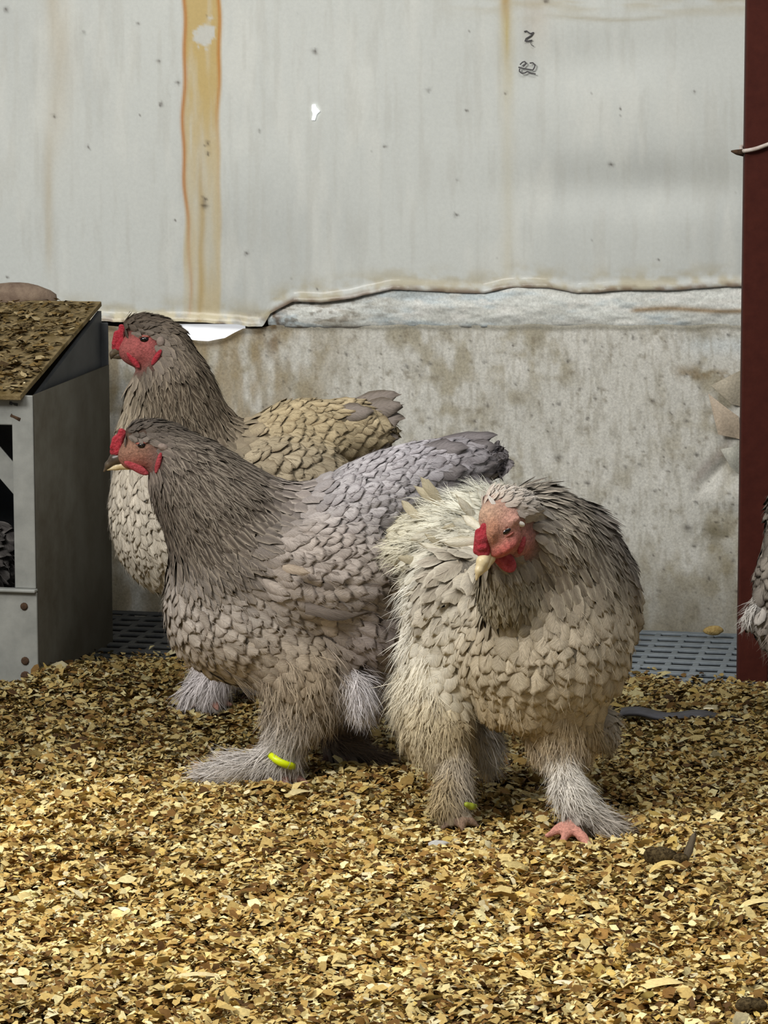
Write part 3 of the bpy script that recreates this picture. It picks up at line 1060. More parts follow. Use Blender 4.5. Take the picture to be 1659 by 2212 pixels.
        if len(fl):
            q = np.repeat(fl, per)
            m = len(q)
            vals.append((P[q] + r.normal(0, 0.004, (m, 3)), D[q] + Nn[q] * r.uniform(0.05, 0.55, m)[:, None] + r.normal(0, 0.15, (m, 3)), Nn[q],
                         L[q] * r.uniform(0.6, 1.2, m), r.uniform(0.0005, 0.0013, m), cen[q] * r.uniform(0.75, 1.2, m)[:, None] * (1 - 0) + 0 * edg[q]))
        # soft barbs over the feather tracts so that outlines are not cut hard
        q = r.choice(fe, min(len(fe) * 4, 12000))
        m = len(q)
        vals.append((P[q] + D[q] * (L[q] * r.uniform(0.3, 0.8, m))[:, None] + Nn[q] * 0.003, D[q] + Nn[q] * r.uniform(0.0, 0.25, m)[:, None] + r.normal(0, 0.15, (m, 3)), Nn[q],
                     L[q] * r.uniform(0.2, 0.4, m), r.uniform(0.0004, 0.0010, m), (cen[q] * 0.5 + edg[q] * 0.5) * r.uniform(0.85, 1.25, m)[:, None]))
        PP = np.concatenate([x[0] for x in vals]); DD = np.concatenate([x[1] for x in vals]); NN = np.concatenate([x[2] for x in vals])
        DD /= np.linalg.norm(DD, axis=1, keepdims=True)
        LL = np.concatenate([x[3] for x in vals]); WW = np.concatenate([x[4] for x in vals]); KK = np.concatenate([x[5] for x in vals])
        SV, SC, sf = strands_arrays(PP, DD, NN, LL, WW, np.clip(KK, 0, 1), r, droop=0.15)
        me = mesh_np('down', SV.reshape(-1, 3) - s.base, flat_faces(sf, len(SV), 8), cols=SC.reshape(-1, 3), mat=M_DOWN)
        tag(link('down', me, root), kind='stuff')
        s.r = r
        return n, len(fl)

    def quill(s, name, b, t, w, cen, edg, root, facing=(0, 0, -1), curl=0.12, cup=0.12, point=0.1, rim=0.5):
        """one explicit large feather from b to t (photo col, row, depth)"""
        A = s.pt(*b); B = s.pt(*t)
        D = B - A; L = np.linalg.norm(D); D = D / L
        N = s.vec(facing); N = N - (N @ D) * D; N /= np.linalg.norm(N)
        FV, FC, FU, ff = feather_arrays(A[None], N[None], D[None], np.array([L]), np.array([w * s.k]), np.array([curl * 0.9]), np.array([curl]),
                                        np.array([cup]), np.array([point]), lin(cen)[None] * s.r.uniform(0.9, 1.1), lin(edg)[None], np.array([rim]), s.r, ncol=5, twist=0.08)
        return link(name, mesh_np(name, FV[0] - s.base, ff, cols=FC[0], uvs=FU[0], mat=M_FEATHER), root)


RED = (176, 66, 66)


def front(h, x, y, lo=-0.35, hi=0.3):
    """depth offset at which the view ray through (x, y) meets the body"""
    dys = np.arange(lo, hi, 0.0015)
    P = np.array([h.pt(x, y, d) for d in dys])
    D = eval_d(h.prims, P)
    f = D[0] * 0 + 0.06
    for i, p in enumerate(h.prims):
        f = smin(f, D[i], p.k)
    w = np.where(f < 0)[0]
    return float(dys[w[0]]) if len(w) else 0.0


def toes(h, hub, tips, r0=11, r1=6, skin=(196, 140, 124)):
    for t in tips:
        mx = [(hub[i] + t[i]) / 2 for i in range(3)]
        mx[1] -= 5
        h.chain([(hub[0], hub[1], hub[2], r0), (mx[0], mx[1], mx[2], r0 * 0.95), (t[0], t[1], t[2], r1)], k=0.005, bare=1.0, skin=skin)


# ---------------------------------------------------------------- middle hen (lavender grey, side on)
m = Hen(4.24, (640, 1690))
m.gain = 1.28
G1, G1e = (166, 158, 150), (112, 102, 94)
body = dict(cen=G1, edg=G1e, L=52, W=42, flow=(1, 0.35), lift=0.12, rim=0.9)
m.E(540, 1310, 0, 185, 140, 158, 8, **dict(body, flow=(0.85, 0.55)))
m.E(560, 1370, 0, 180, 130, 100, 4, **dict(body, flow=(0.95, 0.35), cen=(158, 144, 124), edg=(104, 90, 70)))
m.E(720, 1220, 0, 180, 140, 140, -8, **dict(body, cen=(160, 154, 150), edg=(112, 104, 100), flow=(1, 0.12)))
m.E(690, 1235, -0.075, 165, 62, 95, 4, **dict(body, cen=(158, 148, 140), edg=(98, 88, 80), flow=(1, 0.18), L=62, W=46))
m.E(800, 1090, 0, 150, 105, 95, -16, cen=(164, 160, 161), edg=(118, 112, 114), L=46, W=36, flow=(1, -0.2), lift=0.10)
m.E(905, 1028, 0, 140, 72, 70, -12, cen=(160, 156, 160), edg=(110, 104, 106), L=48, W=36, flow=(1, -0.15), lift=0.1)
m.E(1000, 1010, 0, 70, 40, 50, -10, cen=(132, 126, 126), edg=(84, 78, 78), L=70, W=46, flow=(1, -0.25), lift=0.06)
m.E(790, 1330, 0.0, 120, 120, 120, 20, cen=(142, 132, 128), edg=(98, 88, 84), L=55, W=44, flow=(0.8, 0.6))
m.E(790, 1450, 0.03, 70, 70, 85, 10, cen=(134, 124, 124), edg=(96, 86, 84), L=55, W=40, flow=(0.3, 1), fluff=0.5)
hack = dict(cen=(66, 58, 51), edg=(160, 149, 134), L=58, W=16, point=0.9, lift=0.09, rim=0.1, jit=0.16)
m.chain([(366, 968, 0, 42), (412, 1030, 0, 82), (470, 1105, 0, 112), (515, 1190, 0, 138)], k=0.03, **dict(hack, flow=(0.75, 0.85)))
m.chain([(382, 1042, 0, 48), (440, 1140, 0, 64)], k=0.02, **dict(hack, cen=(84, 74, 70), edg=(128, 116, 108), flow=(0.35, 1)))
m.chain([(520, 1080, 0, 48), (640, 1110, 0, 56)], k=0.04, **dict(hack, cen=(122, 112, 106), edg=(170, 160, 152), W=26, point=0.5, flow=(1, 0.45)))
m.E(335, 938, 0, 66, 34, 31, 6, k=0.010, cen=(44, 39, 35), edg=(70, 63, 56), L=20, W=9, point=0.8, flow=(1, 0.05), lift=0.06, rim=0.1, skin=(66, 56, 48))
m.E(306, 975, 0, 55, 43, 36, -14, k=0.008, bare=1.0, skin=(146, 112, 92))
m.E(300, 996, 0, 34, 36, 18, -10, k=0.008, bare=1.0, skin=(176, 78, 74))
m.E(340, 985, 0, 34, 41, 34, 0, k=0.010, bare=0.8, skin=(112, 80, 76), cen=(84, 74, 70), edg=(110, 96, 90), L=20, W=8, flow=(1, 0.5))
thigh = dict(cen=(138, 124, 104), edg=(98, 84, 66), L=46, W=30, flow=(0.15, 1), fluff=0.45, lift=0.15)
m.E(655, 1480, -0.055, 88, 62, 105, 8, **thigh)
m.E(720, 1490, 0.07, 80, 62, 95, 8, **dict(thigh, cen=(112, 100, 90)))
leg = dict(cen=(188, 182, 176), edg=(150, 142, 134), L=46, W=12, fluff=1.0, skin=(150, 140, 132))
m.chain([(628, 1560, -0.055, 44), (612, 1632, -0.055, 28), (606, 1672, -0.06, 18)], k=0.015, **dict(leg, flow=(-0.7, 0.7)))
m.chain([(585, 1640, -0.06, 26), (520, 1662, -0.07, 18), (470, 1668, -0.075, 9)], k=0.015, **dict(leg, flow=(-1, 0.12), L=72))
m.chain([(740, 1560, 0.07, 40), (730, 1610, 0.06, 26), (722, 1640, 0.05, 16)], k=0.015, **dict(leg, cen=(98, 84, 72), edg=(70, 60, 52), flow=(0.7, 0.5), L=60, W=18, fluff=0.7))  # far leg darkened: shadow under the hen put into the feather colour
m.chain([(740, 1610, 0.05, 26), (830, 1650, 0.04, 12)], k=0.015, **dict(leg, cen=(92, 78, 66), edg=(60, 50, 42), flow=(1, 0.35), L=76, W=18, fluff=0.7))
m.E(770, 1490, -0.06, 26, 22, 40, -15, k=0.012, cen=(206, 202, 204), edg=(180, 176, 178), L=52, W=12, flow=(0.15, 1), fluff=1.0, skin=(180, 176, 176))
toes(m, (612, 1676, -0.06), [(560, 1694, -0.085), (620, 1702, -0.10), (668, 1694, -0.08), (650, 1684, -0.02)], skin=(150, 112, 100))
toes(m, (722, 1638, 0.05), [(690, 1652, 0.02), (760, 1654, 0.0)], skin=(120, 92, 82))  # far toes, with the same shadow put into the skin colour
hen = empty('hen', tuple(m.base))
tag(hen, 'lavender grey hen side on with yellow leg band, between two other hens', 'chicken')
m.build(hen, 0.0052, 31, 5200, 260)
dE = front(m, 306, 962)
m.piece('eye', [('e', 306, 962, dE + 0.001, 9, 8, 7.5)], 0.0009, M_EYE, hen, k=0.001)
m.piece('eyelid', [('e', 306, 957, dE + 0.0015, 14, 6, 4, -6), ('e', 307, 970, dE + 0.002, 13, 6, 3.5, 8)], 0.0009, M_LID, hen, k=0.001)
m.piece('comb', [[(266, 936, 0, 8), (254, 952, 0, 12), (246, 976, 0, 9)], [(262, 932, -0.003, 7), (261, 940, -0.003, 7)], [(250, 948, -0.006, 6), (243, 966, -0.006, 6)],
                 [(257, 962, -0.007, 6), (252, 978, -0.007, 6)], [(260, 944, 0.006, 6), (248, 966, 0.006, 6)]], 0.0012, M_COMB, hen, k=0.003)
m.piece('upper_beak', [[(266, 986, 0, 16), (248, 992, 0, 12), (234, 1004, 0, 7), (225, 1018, 0, 2.5)]], 0.0010, M_BEAK_DARK, hen, 'dark horn upper beak', k=0.004)
m.piece('lower_beak', [[(278, 1004, 0, 11), (252, 1008, 0, 7), (232, 1014, 0, 3)]], 0.0010, M_BEAK_HORN, hen, 'pale horn lower beak', k=0.004)
dW = front(m, 295, 1005)
m.piece('wattle', [('e', 298, 1012, dW + 0.002, 26, 7, 9, 30), ('e', 287, 1004, dW + 0.006, 20, 9, 9, 20)], 0.0011, M_WATTLE, hen, k=0.004)
dL = front(m, 346, 985)
m.piece('earlobe', [('e', 342, 1000, dL - 0.007, 24, 6, 6, 105)], 0.0011, M_WATTLE, hen, k=0.003)
m.piece('ear_tuft', [('e', 352, 966, dL - 0.003, 12, 6, 8, 20)], 0.0012, M_LOBE, hen, 'grey ear patch', k=0.003)
bpts = [m.pt(*q) - m.base for q in [(584, 1630, -0.078), (588, 1634, -0.088), (596, 1641, -0.094), (606, 1647, -0.096), (616, 1651, -0.096), (626, 1654, -0.090), (634, 1655, -0.080)]]
tag(link('leg_band', tube_mesh('leg_band', bpts, 0.0058, M_BAND, 12), hen), 'bright yellow ring on shank')
tc, te = (128, 122, 122), (84, 78, 78)
for b, t, w in [((930, 960, 0.0), (1076, 938, 0.0), 44), ((950, 985, -0.02), (1078, 962, -0.02), 50), ((950, 1010, -0.03), (1074, 998, -0.03), 52),
                ((940, 1035, -0.03), (1068, 1040, -0.03), 52), ((930, 1060, -0.03), (1050, 1078, -0.03), 52), ((950, 990, 0.03), (1070, 968, 0.04), 50),
                ((950, 1030, 0.03), (1062, 1030, 0.05), 50), ((900, 975, -0.03), (1010, 965, -0.04), 46), ((900, 1010, -0.045), (1012, 1012, -0.05), 48), ((890, 1045, -0.045), (1000, 1062, -0.05), 48)]:
    m.quill('tail_feather', b, t, w, tc, te, hen, facing=(0.1, -0.5, -1))
for b, t, w in [((700, 1265, -0.125), (846, 1262, -0.105), 46), ((690, 1290, -0.12), (838, 1290, -0.10), 44), ((660, 1315, -0.12), (806, 1322, -0.10), 42), ((740, 1280, -0.105), (872, 1280, -0.075), 34)]:
    m.quill('flight_feather', b, t, w, (130, 120, 112), (84, 76, 70), hen, facing=(0, -0.1, -1), curl=0.06)
m.quill('flight_feather', (610, 1225, -0.142), (672, 1238, -0.142), 20, (186, 170, 152), (150, 134, 118), hen, facing=(0, -0.2, -1))

# ---------------------------------------------------------------- back hen (buff grey, tall neck)
b = Hen(4.74, (480, 1535))
b.gain = 1.22
B1, B1e = (176, 166, 148), (132, 122, 106)
body = dict(cen=B1, edg=B1e, L=44, W=30, flow=(0.8, 0.5), lift=0.1, rim=0.8)
b.E(385, 1110, 0, 142, 130, 172, 10, **dict(body, flow=(0.35, 1), cen=(190, 182, 168), edg=(146, 138, 124)))
b.E(350, 1060, 0, 100, 95, 130, 0, **dict(body, flow=(0.15, 1), cen=(196, 188, 174), edg=(150, 140, 126)))
b.E(560, 1060, 0, 170, 128, 128, -5, **dict(body, cen=(158, 146, 124), edg=(106, 94, 76), flow=(1, 0.2)))
b.E(650, 952, 0, 122, 95, 86, -4, k=0.02, cen=(178, 162, 130), edg=(120, 104, 78), L=44, W=36, flow=(1, 0.15), lift=0.13)
b.E(755, 930, 0, 88, 60, 66, -5, cen=(166, 152, 124), edg=(108, 94, 72), L=46, W=38, flow=(1, 0.1), lift=0.12)
b.E(640, 1030, -0.08, 110, 55, 70, 12, cen=(156, 144, 122), edg=(98, 86, 68), L=56, W=42, flow=(1, 0.35), lift=0.14)
b.E(660, 1140, 0.0, 130, 120, 130, 10, cen=(150, 138, 118), edg=(104, 92, 76), L=50, W=40, flow=(0.7, 0.7))
hack = dict(cen=(64, 54, 44), edg=(154, 141, 122), L=52, W=15, point=0.9, lift=0.08, rim=0.1, jit=0.18)
b.chain([(362, 748, 0, 44), (378, 830, 0, 70), (394, 905, 0, 86), (415, 985, 0, 106)], k=0.03, **dict(hack, flow=(0.35, 1)))
b.E(336, 764, 0, 26, 42, 30, 0, k=0.010, bare=0.8, skin=(160, 78, 78))
b.chain([(312, 836, 0, 30), (318, 930, 0, 52), (330, 1000, 0, 66)], k=0.03, **dict(hack, cen=(150, 138, 118), edg=(180, 168, 150), flow=(0.05, 1), W=20, point=0.5))
b.chain([(470, 955, 0, 38), (570, 975, 0, 38)], k=0.04, **dict(hack, cen=(128, 116, 100), edg=(170, 158, 140), W=22, point=0.5, flow=(1, 0.4)))
b.E(330, 712, 0, 66, 35, 31, 12, k=0.010, cen=(60, 50, 40), edg=(84, 73, 60), L=20, W=9, point=0.8, flow=(1, 0.15), lift=0.06, rim=0.1, skin=(70, 58, 46))
b.E(308, 753, 0, 53, 45, 40, -8, k=0.008, bare=1.0, skin=(164, 90, 86))
b.E(326, 737, -0.018, 24, 14, 12, -10, k=0.006, bare=1.0, skin=(192, 96, 96))
thigh = dict(cen=(150, 132, 108), edg=(108, 94, 76), L=46, W=30, flow=(0.1, 1), fluff=0.5)
b.E(470, 1300, -0.04, 90, 60, 105, 0, **thigh)
b.E(560, 1300, 0.06, 90, 60, 105, 0, **thigh)
leg = dict(cen=(196, 190, 190), edg=(160, 152, 148), L=44, W=12, fluff=1.0, skin=(160, 150, 144))
b.chain([(480, 1390, -0.05, 40), (462, 1455, -0.05, 28), (456, 1510, -0.05, 16)], k=0.015, **dict(leg, flow=(-0.5, 0.8)))
b.chain([(455, 1475, -0.05, 26), (410, 1500, -0.055, 12)], k=0.015, **dict(leg, flow=(-1, 0.4), L=56))
b.chain([(575, 1400, 0.06, 38), (565, 1450, 0.06, 26), (560, 1500, 0.06, 15)], k=0.015, **dict(leg, flow=(-0.5, 0.8)))
toes(b, (456, 1512, -0.05), [(412, 1528, -0.07), (470, 1534, -0.09), (500, 1524, -0.06)], skin=(150, 112, 100))
toes(b, (560, 1500, 0.06), [(516, 1512, 0.04), (574, 1516, 0.02), (604, 1508, 0.05)], skin=(150, 112, 100))
hen2 = empty('hen', tuple(b.base))
tag(hen2, 'tall buff grey hen with raised neck, rearmost beside the metal box', 'chicken')
b.build(hen2, 0.0056, 32, 4600, 220)
dE = front(b, 312, 733)
b.piece('eye', [('e', 312, 733, dE + 0.001, 10, 8, 7.5)], 0.0010, M_EYE, hen2, k=0.001)
b.piece('eyelid', [('e', 313, 727, dE + 0.0015, 14, 6, 4, -6), ('e', 316, 741, dE + 0.002, 14, 6, 4, -12)], 0.0010, M_LID, hen2, k=0.001)
b.piece('comb', [[(268, 710, 0, 8), (258, 726, 0, 12), (250, 750, 0, 9)], [(262, 706, -0.004, 6), (264, 716, -0.004, 7)], [(252, 720, -0.006, 6), (247, 742, -0.006, 6)],
                 [(262, 736, -0.007, 7), (256, 752, -0.007, 6)], [(262, 718, 0.006, 6), (250, 742, 0.006, 6)]], 0.0012, M_COMB, hen2, k=0.003)
b.piece('upper_beak', [[(272, 756, 0, 14), (254, 757, 0, 10), (243, 765, 0, 6), (240, 774, 0, 2.5)]], 0.0011, M_BEAK_DARK, hen2, 'dark horn upper beak', k=0.004)
b.piece('lower_beak', [[(278, 766, 0, 10), (256, 768, 0, 7), (244, 772, 0, 3)]], 0.0011, M_BEAK_DARK, hen2, k=0.004)
dW = front(b, 290, 775)
b.piece('wattle', [('e', 288, 778, dW + 0.003, 22, 6, 7, 52)], 0.0011, M_COMB, hen2, k=0.003)
dL = front(b, 338, 770)
b.piece('earlobe', [('e', 338, 772, dL - 0.005, 20, 6, 6, 122)], 0.0011, M_COMB, hen2, k=0.003)
b.piece('ear_tuft', [('e', 347, 738, dL + 0.002, 9, 6, 11, 0)], 0.0012, M_LOBE, hen2, 'grey ear patch', k=0.003)
for q, t, w in [((760, 870, 0.0), (866, 850, 0.0), 40), ((765, 890, -0.02), (872, 872, -0.02), 48), ((765, 915, -0.025), (876, 902, -0.02), 50), ((750, 945, -0.03), (866, 944, -0.02), 48),
                ((760, 900, 0.03), (868, 880, 0.04), 46), ((740, 965, -0.03), (842, 966, -0.02), 46), ((720, 890, -0.04), (812, 886, -0.04), 42)]:
    b.quill('tail_feather', q, t, w, (142, 132, 124), (96, 86, 74), hen2, facing=(0.1, -0.5, -1), curl=0.2)
for q, t, w in [((560, 1040, -0.12), (690, 1040, -0.10), 44), ((590, 1015, -0.125), (712, 1000, -0.10), 42), ((560, 1060, -0.115), (680, 1066, -0.09), 40)]:
    b.quill('flight_feather', q, t, w, (150, 138, 116), (96, 84, 66), hen2, facing=(0, -0.2, -1), curl=0.16)

# ---------------------------------------------------------------- front hen (cream, turned to the viewer)
f = Hen(3.98, (1100, 1800))
f.gain = 1.04
F1, F1e = (190, 178, 158), (144, 131, 110)
body = dict(cen=F1, edg=F1e, L=60, W=54, flow=(0.1, 1), lift=0.17, rim=0.9, jit=0.1)
f.E(1195, 1365, -0.05, 165, 150, 178, 0, **dict(body, flow=(0.05, 1, 0.2)))
f.E(1170, 1420, -0.055, 165, 140, 132, 0, **dict(body, flow=(-0.1, 1, 0.2), cen=(190, 176, 150), edg=(146, 130, 102)))
f.E(1060, 1350, 0.055, 168, 170, 180, 0, **dict(body, cen=(224, 218, 202), edg=(184, 174, 152), flow=(-0.55, 0.8, 0.5), L=64, W=46))
f.E(1160, 1515, -0.045, 125, 115, 46, 0, **dict(body, flow=(-0.1, 1, 0.2), cen=(160, 138, 100), edg=(118, 98, 64), L=44, W=34))
f.E(1260, 1310, 0.06, 125, 140, 150, 0, **dict(body, cen=(182, 170, 150), edg=(136, 124, 106), flow=(0.2, 0.8, 0.9)))
f.E(965, 1330, 0.07, 88, 110, 150, 12, **dict(body, cen=(238, 235, 226), edg=(206, 200, 184), flow=(-0.5, 0.9, 0.3), W=36, fluff=0.25))
f.E(940, 1480, 0.04, 82, 95, 120, 4, **dict(body, cen=(222, 214, 194), edg=(180, 168, 142), flow=(-0.2, 1, 0), W=30, fluff=0.55))
f.E(975, 1200, 0.12, 112, 110, 112, -10, **dict(body, cen=(216, 212, 194), edg=(176, 168, 144), flow=(-0.9, -0.1, 0.3), L=66, W=30, fluff=0.45))
f.E(1040, 1135, 0.11, 100, 95, 76, -8, **dict(body, cen=(214, 212, 198), edg=(178, 172, 152), flow=(-0.8, -0.15, 0.5), L=64, W=28, fluff=0.5))
f.E(930, 1175, 0.125, 66, 65, 66, -20, **dict(body, cen=(196, 188, 160), edg=(150, 138, 106), flow=(-1, -0.05, 0.1), L=66, W=28, fluff=0.35))
f.E(985, 1285, 0.0, 68, 55, 98, 8, **dict(body, cen=(150, 138, 122), edg=(196, 188, 172), flow=(-0.55, 0.8, 0.3), L=76, W=34))
# neck and cape
hack = dict(cen=(112, 102, 90), edg=(198, 188, 168), L=66, W=20, point=0.75, lift=0.10, rim=0.15, jit=0.2)
f.chain([(1128, 1130, -0.12, 62), (1170, 1165, -0.09, 88), (1205, 1235, -0.06, 116)], k=0.03, **dict(hack, flow=(0.5, 0.9, 0)))
f.chain([(1150, 1110, -0.08, 60), (1230, 1175, -0.03, 84), (1275, 1240, 0.0, 92)], k=0.03, **dict(hack, cen=(88, 82, 78), edg=(158, 150, 142), flow=(0.8, 0.75, 0.3), L=70, W=26))
f.chain([(1085, 1225, -0.15, 46), (1095, 1275, -0.13, 62)], k=0.03, **dict(hack, cen=(120, 110, 92), edg=(178, 168, 144), flow=(0.0, 1, 0), L=50, W=16))
f.E(1100, 1092, -0.165, 58, 42, 36, 10, k=0.014, cen=(196, 188, 178), edg=(222, 214, 204), L=30, W=10, point=0.8, flow=(0.8, -0.35, 0.4), lift=0.28, rim=0.1, skin=(170, 140, 128))
f.E(1078, 1150, -0.185, 58, 40, 44, 112, k=0.010, bare=1.0, skin=(186, 136, 120))
f.E(1100, 1128, -0.205, 26, 14, 10, -25, k=0.006, bare=1.0, skin=(206, 156, 140))
f.E(1064, 1150, -0.212, 14, 12, 26, 10, k=0.006, bare=1.0, skin=(176, 122, 92))
f.E(1088, 1186, -0.205, 32, 18, 12, -28, k=0.006, bare=1.0, skin=(196, 92, 86))
f.E(1110, 1160, -0.200, 12, 10, 9, 0, k=0.006, bare=1.0, skin=(198, 120, 112))
f.E(1062, 1114, -0.187, 27, 32, 25, 0, k=0.010, bare=1.0, skin=(196, 164, 138), cen=(208, 180, 158), edg=(220, 200, 180), L=16, W=6, flow=(0.2, -1))
f.E(1112, 1165, -0.165, 36, 34, 42, 0, k=0.012, bare=1.0, skin=(186, 124, 116))
# thighs, shanks, feet
thigh = dict(cen=(196, 182, 152), edg=(146, 128, 96), L=32, W=26, flow=(0.0, 1), fluff=0.45, lift=0.2, skin=(150, 130, 100))
f.E(932, 1570, 0.0, 66, 70, 84, 0, **thigh)
f.E(975, 1600, -0.02, 40, 60, 70, 0, **dict(thigh, cen=(174, 156, 120)))
f.E(1215, 1580, -0.06, 82, 75, 74, 0, **dict(thigh, cen=(176, 156, 124), edg=(130, 112, 82)))
f.E(1300, 1570, 0.07, 36, 50, 48, -20, **dict(thigh, cen=(190, 178, 160), edg=(160, 148, 130), flow=(0.35, 1)))
f.E(1040, 1590, 0.03, 30, 40, 50, -20, k=0.015, **dict(thigh, cen=(188, 184, 180), edg=(160, 154, 148), flow=(0.35, 1), fluff=0.9, L=60))
leg = dict(cen=(220, 214, 204), edg=(180, 172, 160), L=26, W=12, fluff=0.9, skin=(200, 190, 176))
f.chain([(985, 1650, -0.05, 26), (988, 1710, -0.065, 19), (992, 1760, -0.075, 13)], k=0.012, **dict(leg, cen=(186, 178, 168), flow=(0, 1)))
f.chain([(966, 1690, -0.07, 15), (962, 1735, -0.075, 20), (975, 1765, -0.08, 13)], k=0.012, **dict(leg, cen=(180, 156, 104), edg=(136, 112, 66), flow=(-0.25, 1), L=30))
f.chain([(1214, 1640, -0.09, 26), (1230, 1710, -0.12, 24), (1238, 1772, -0.14, 14)], k=0.012, **dict(leg, flow=(0.25, 1)))
f.chain([(1252, 1735, -0.125, 24), (1300, 1785, -0.13, 14)], k=0.015, **dict(leg, flow=(0.9, 0.65), L=70))
f.chain([(1290, 1775, -0.12, 18), (1345, 1800, -0.12, 8)], k=0.015, **dict(leg, cen=(126, 100, 70), edg=(92, 70, 44), flow=(1, 0.12), L=62))
toes(f, (992, 1768, -0.08), [(955, 1790, -0.095), (1000, 1796, -0.11), (1036, 1786, -0.09)], skin=(150, 122, 100), r0=12)
toes(f, (1234, 1782, -0.145), [(1182, 1806, -0.158), (1212, 1826, -0.185), (1284, 1846, -0.205), (1276, 1800, -0.12)], r0=12, r1=8, skin=(222, 156, 138))
hen3 = empty('hen', tuple(f.base))
tag(hen3, 'cream hen facing out with bowed head and pink toes, frontmost on shavings', 'chicken')
f.build(hen3, 0.0050, 33, 5600, 280)
dE = front(f, 1092, 1147)
f.piece('eye', [('e', 1092, 1148, dE + 0.002, 13, 7, 6, -32)], 0.0009, M_EYE, hen3, k=0.001)
f.piece('eyelid', [('e', 1090, 1140, dE + 0.002, 16, 6, 5, -32), ('e', 1097, 1157, dE + 0.003, 15, 6, 4, -30)], 0.0009, M_LID, hen3, k=0.001)
dC = front(f, 1046, 1160)
f.piece('comb', [[(1046, 1138, dC, 8), (1042, 1165, dC - 0.003, 13), (1042, 1196, dC - 0.002, 10)], [(1034, 1150, dC, 8), (1030, 1190, dC, 8)], [(1052, 1150, dC, 7), (1050, 1194, dC - 0.003, 8)],
                 [(1042, 1160, dC - 0.009, 6), (1040, 1166, dC - 0.009, 6)], [(1046, 1182, dC - 0.009, 6), (1036, 1184, dC - 0.009, 6)]], 0.0011, M_COMB, hen3, k=0.003)
dB = front(f, 1060, 1196)
f.piece('upper_beak', [[(1050, 1198, dB + 0.008, 14), (1042, 1214, dB - 0.004, 12), (1035, 1232, dB - 0.008, 8), (1029, 1252, dB - 0.008, 2.5)]], 0.0010, M_BEAK_HORN, hen3, k=0.004)
f.piece('lower_beak', [[(1058, 1206, dB + 0.008, 12), (1048, 1224, dB, 8), (1038, 1240, dB - 0.003, 3.5)]], 0.0010, M_BEAK_HORN, hen3, k=0.004)
dW = front(f, 1085, 1205)
f.piece('wattle', [('e', 1092, 1212, dW + 0.004, 28, 9, 18, 50), ('e', 1078, 1206, dW + 0.003, 18, 8, 10, 20)], 0.0011, M_WATTLE, hen3, k=0.004)
dL = front(f, 1126, 1175)
f.piece('earlobe', [('e', 1127, 1178, dL + 0.001, 20, 6, 7, 108)], 0.0011, M_WATTLE, hen3, k=0.003)
f.piece('ear_tuft', [('e', 1125, 1132, front(f, 1124, 1134) + 0.001, 9, 7, 6, 15)], 0.0012, plain_mat('ear_white', (226, 220, 208), rough=0.6), hen3, 'white ear patch', k=0.003)
f.piece('leg_band', [[(1008, 1738, -0.095, 6), (1018, 1742, -0.09, 7), (1026, 1742, -0.08, 6)]], 0.0011, plain_mat('leg_band_green', (150, 160, 50), rough=0.4), hen3, 'dull yellow-green ring', k=0.003)
for bxx, byy, txx, tyy in ((1080, 1086, 1070, 1052), (1092, 1082, 1090, 1046), (1104, 1080, 1110, 1046), (1070, 1092, 1052, 1066), (1116, 1086, 1136, 1056), (1124, 1094, 1158, 1078),
                         (1128, 1102, 1166, 1098), (1086, 1090, 1082, 1060), (1110, 1092, 1128, 1066)):
    dq = front(f, bxx, byy)
    f.quill('crown_feather', (bxx, byy, dq), (txx, tyy, dq + 0.012), 9, (196, 188, 178), (214, 206, 198), hen3, facing=(-0.1, -0.5, -1), curl=0.2, point=0.7)
cr, ce = (198, 190, 164), (150, 136, 104)
for kq in range(24):
    bx_, by_ = f.r.uniform(905, 1050), f.r.uniform(1090, 1215)
    an = math.radians(f.r.uniform(150, 232) + 18 * (by_ < 1120))
    ln_ = f.r.uniform(48, 92)
    dq = front(f, bx_, by_)
    f.quill('tail_feather', (bx_, by_, dq - 0.002), (bx_ + ln_ * math.cos(an), by_ + ln_ * math.sin(an), dq + f.r.uniform(-0.012, 0.05)), f.r.uniform(14, 25),
            (222, 216, 198) if kq % 3 else (190, 180, 154), (178, 168, 142), hen3, facing=(-0.3, -0.3, -1), curl=f.r.uniform(0.1, 0.4), cup=0.12, point=f.r.uniform(0.1, 0.6), rim=0.9)
for q, t, w in [((985, 1170, 0.08), (902, 1180, 0.09), 30), ((1000, 1190, 0.06), (905, 1232, 0.07), 30), ((990, 1215, 0.03), (912, 1262, 0.05), 32), ((1010, 1235, 0.0), (922, 1300, 0.03), 38),
                ((1015, 1260, -0.03), (940, 1342, 0.0), 44), ((985, 1260, 0.0), (886, 1310, 0.03), 40), ((1010, 1160, 0.08), (945, 1205, 0.07), 24)]:
    q = (q[0], q[1], front(f, q[0], q[1]) - 0.004)
    t = (t[0], t[1], min(front(f, t[0], t[1]), 0.1) - 0.008)
    f.quill('flight_feather', q, t, w, (164, 152, 134), (226, 220, 204), hen3, facing=(-0.4, -0.2, -1), curl=0.12, rim=0.7)

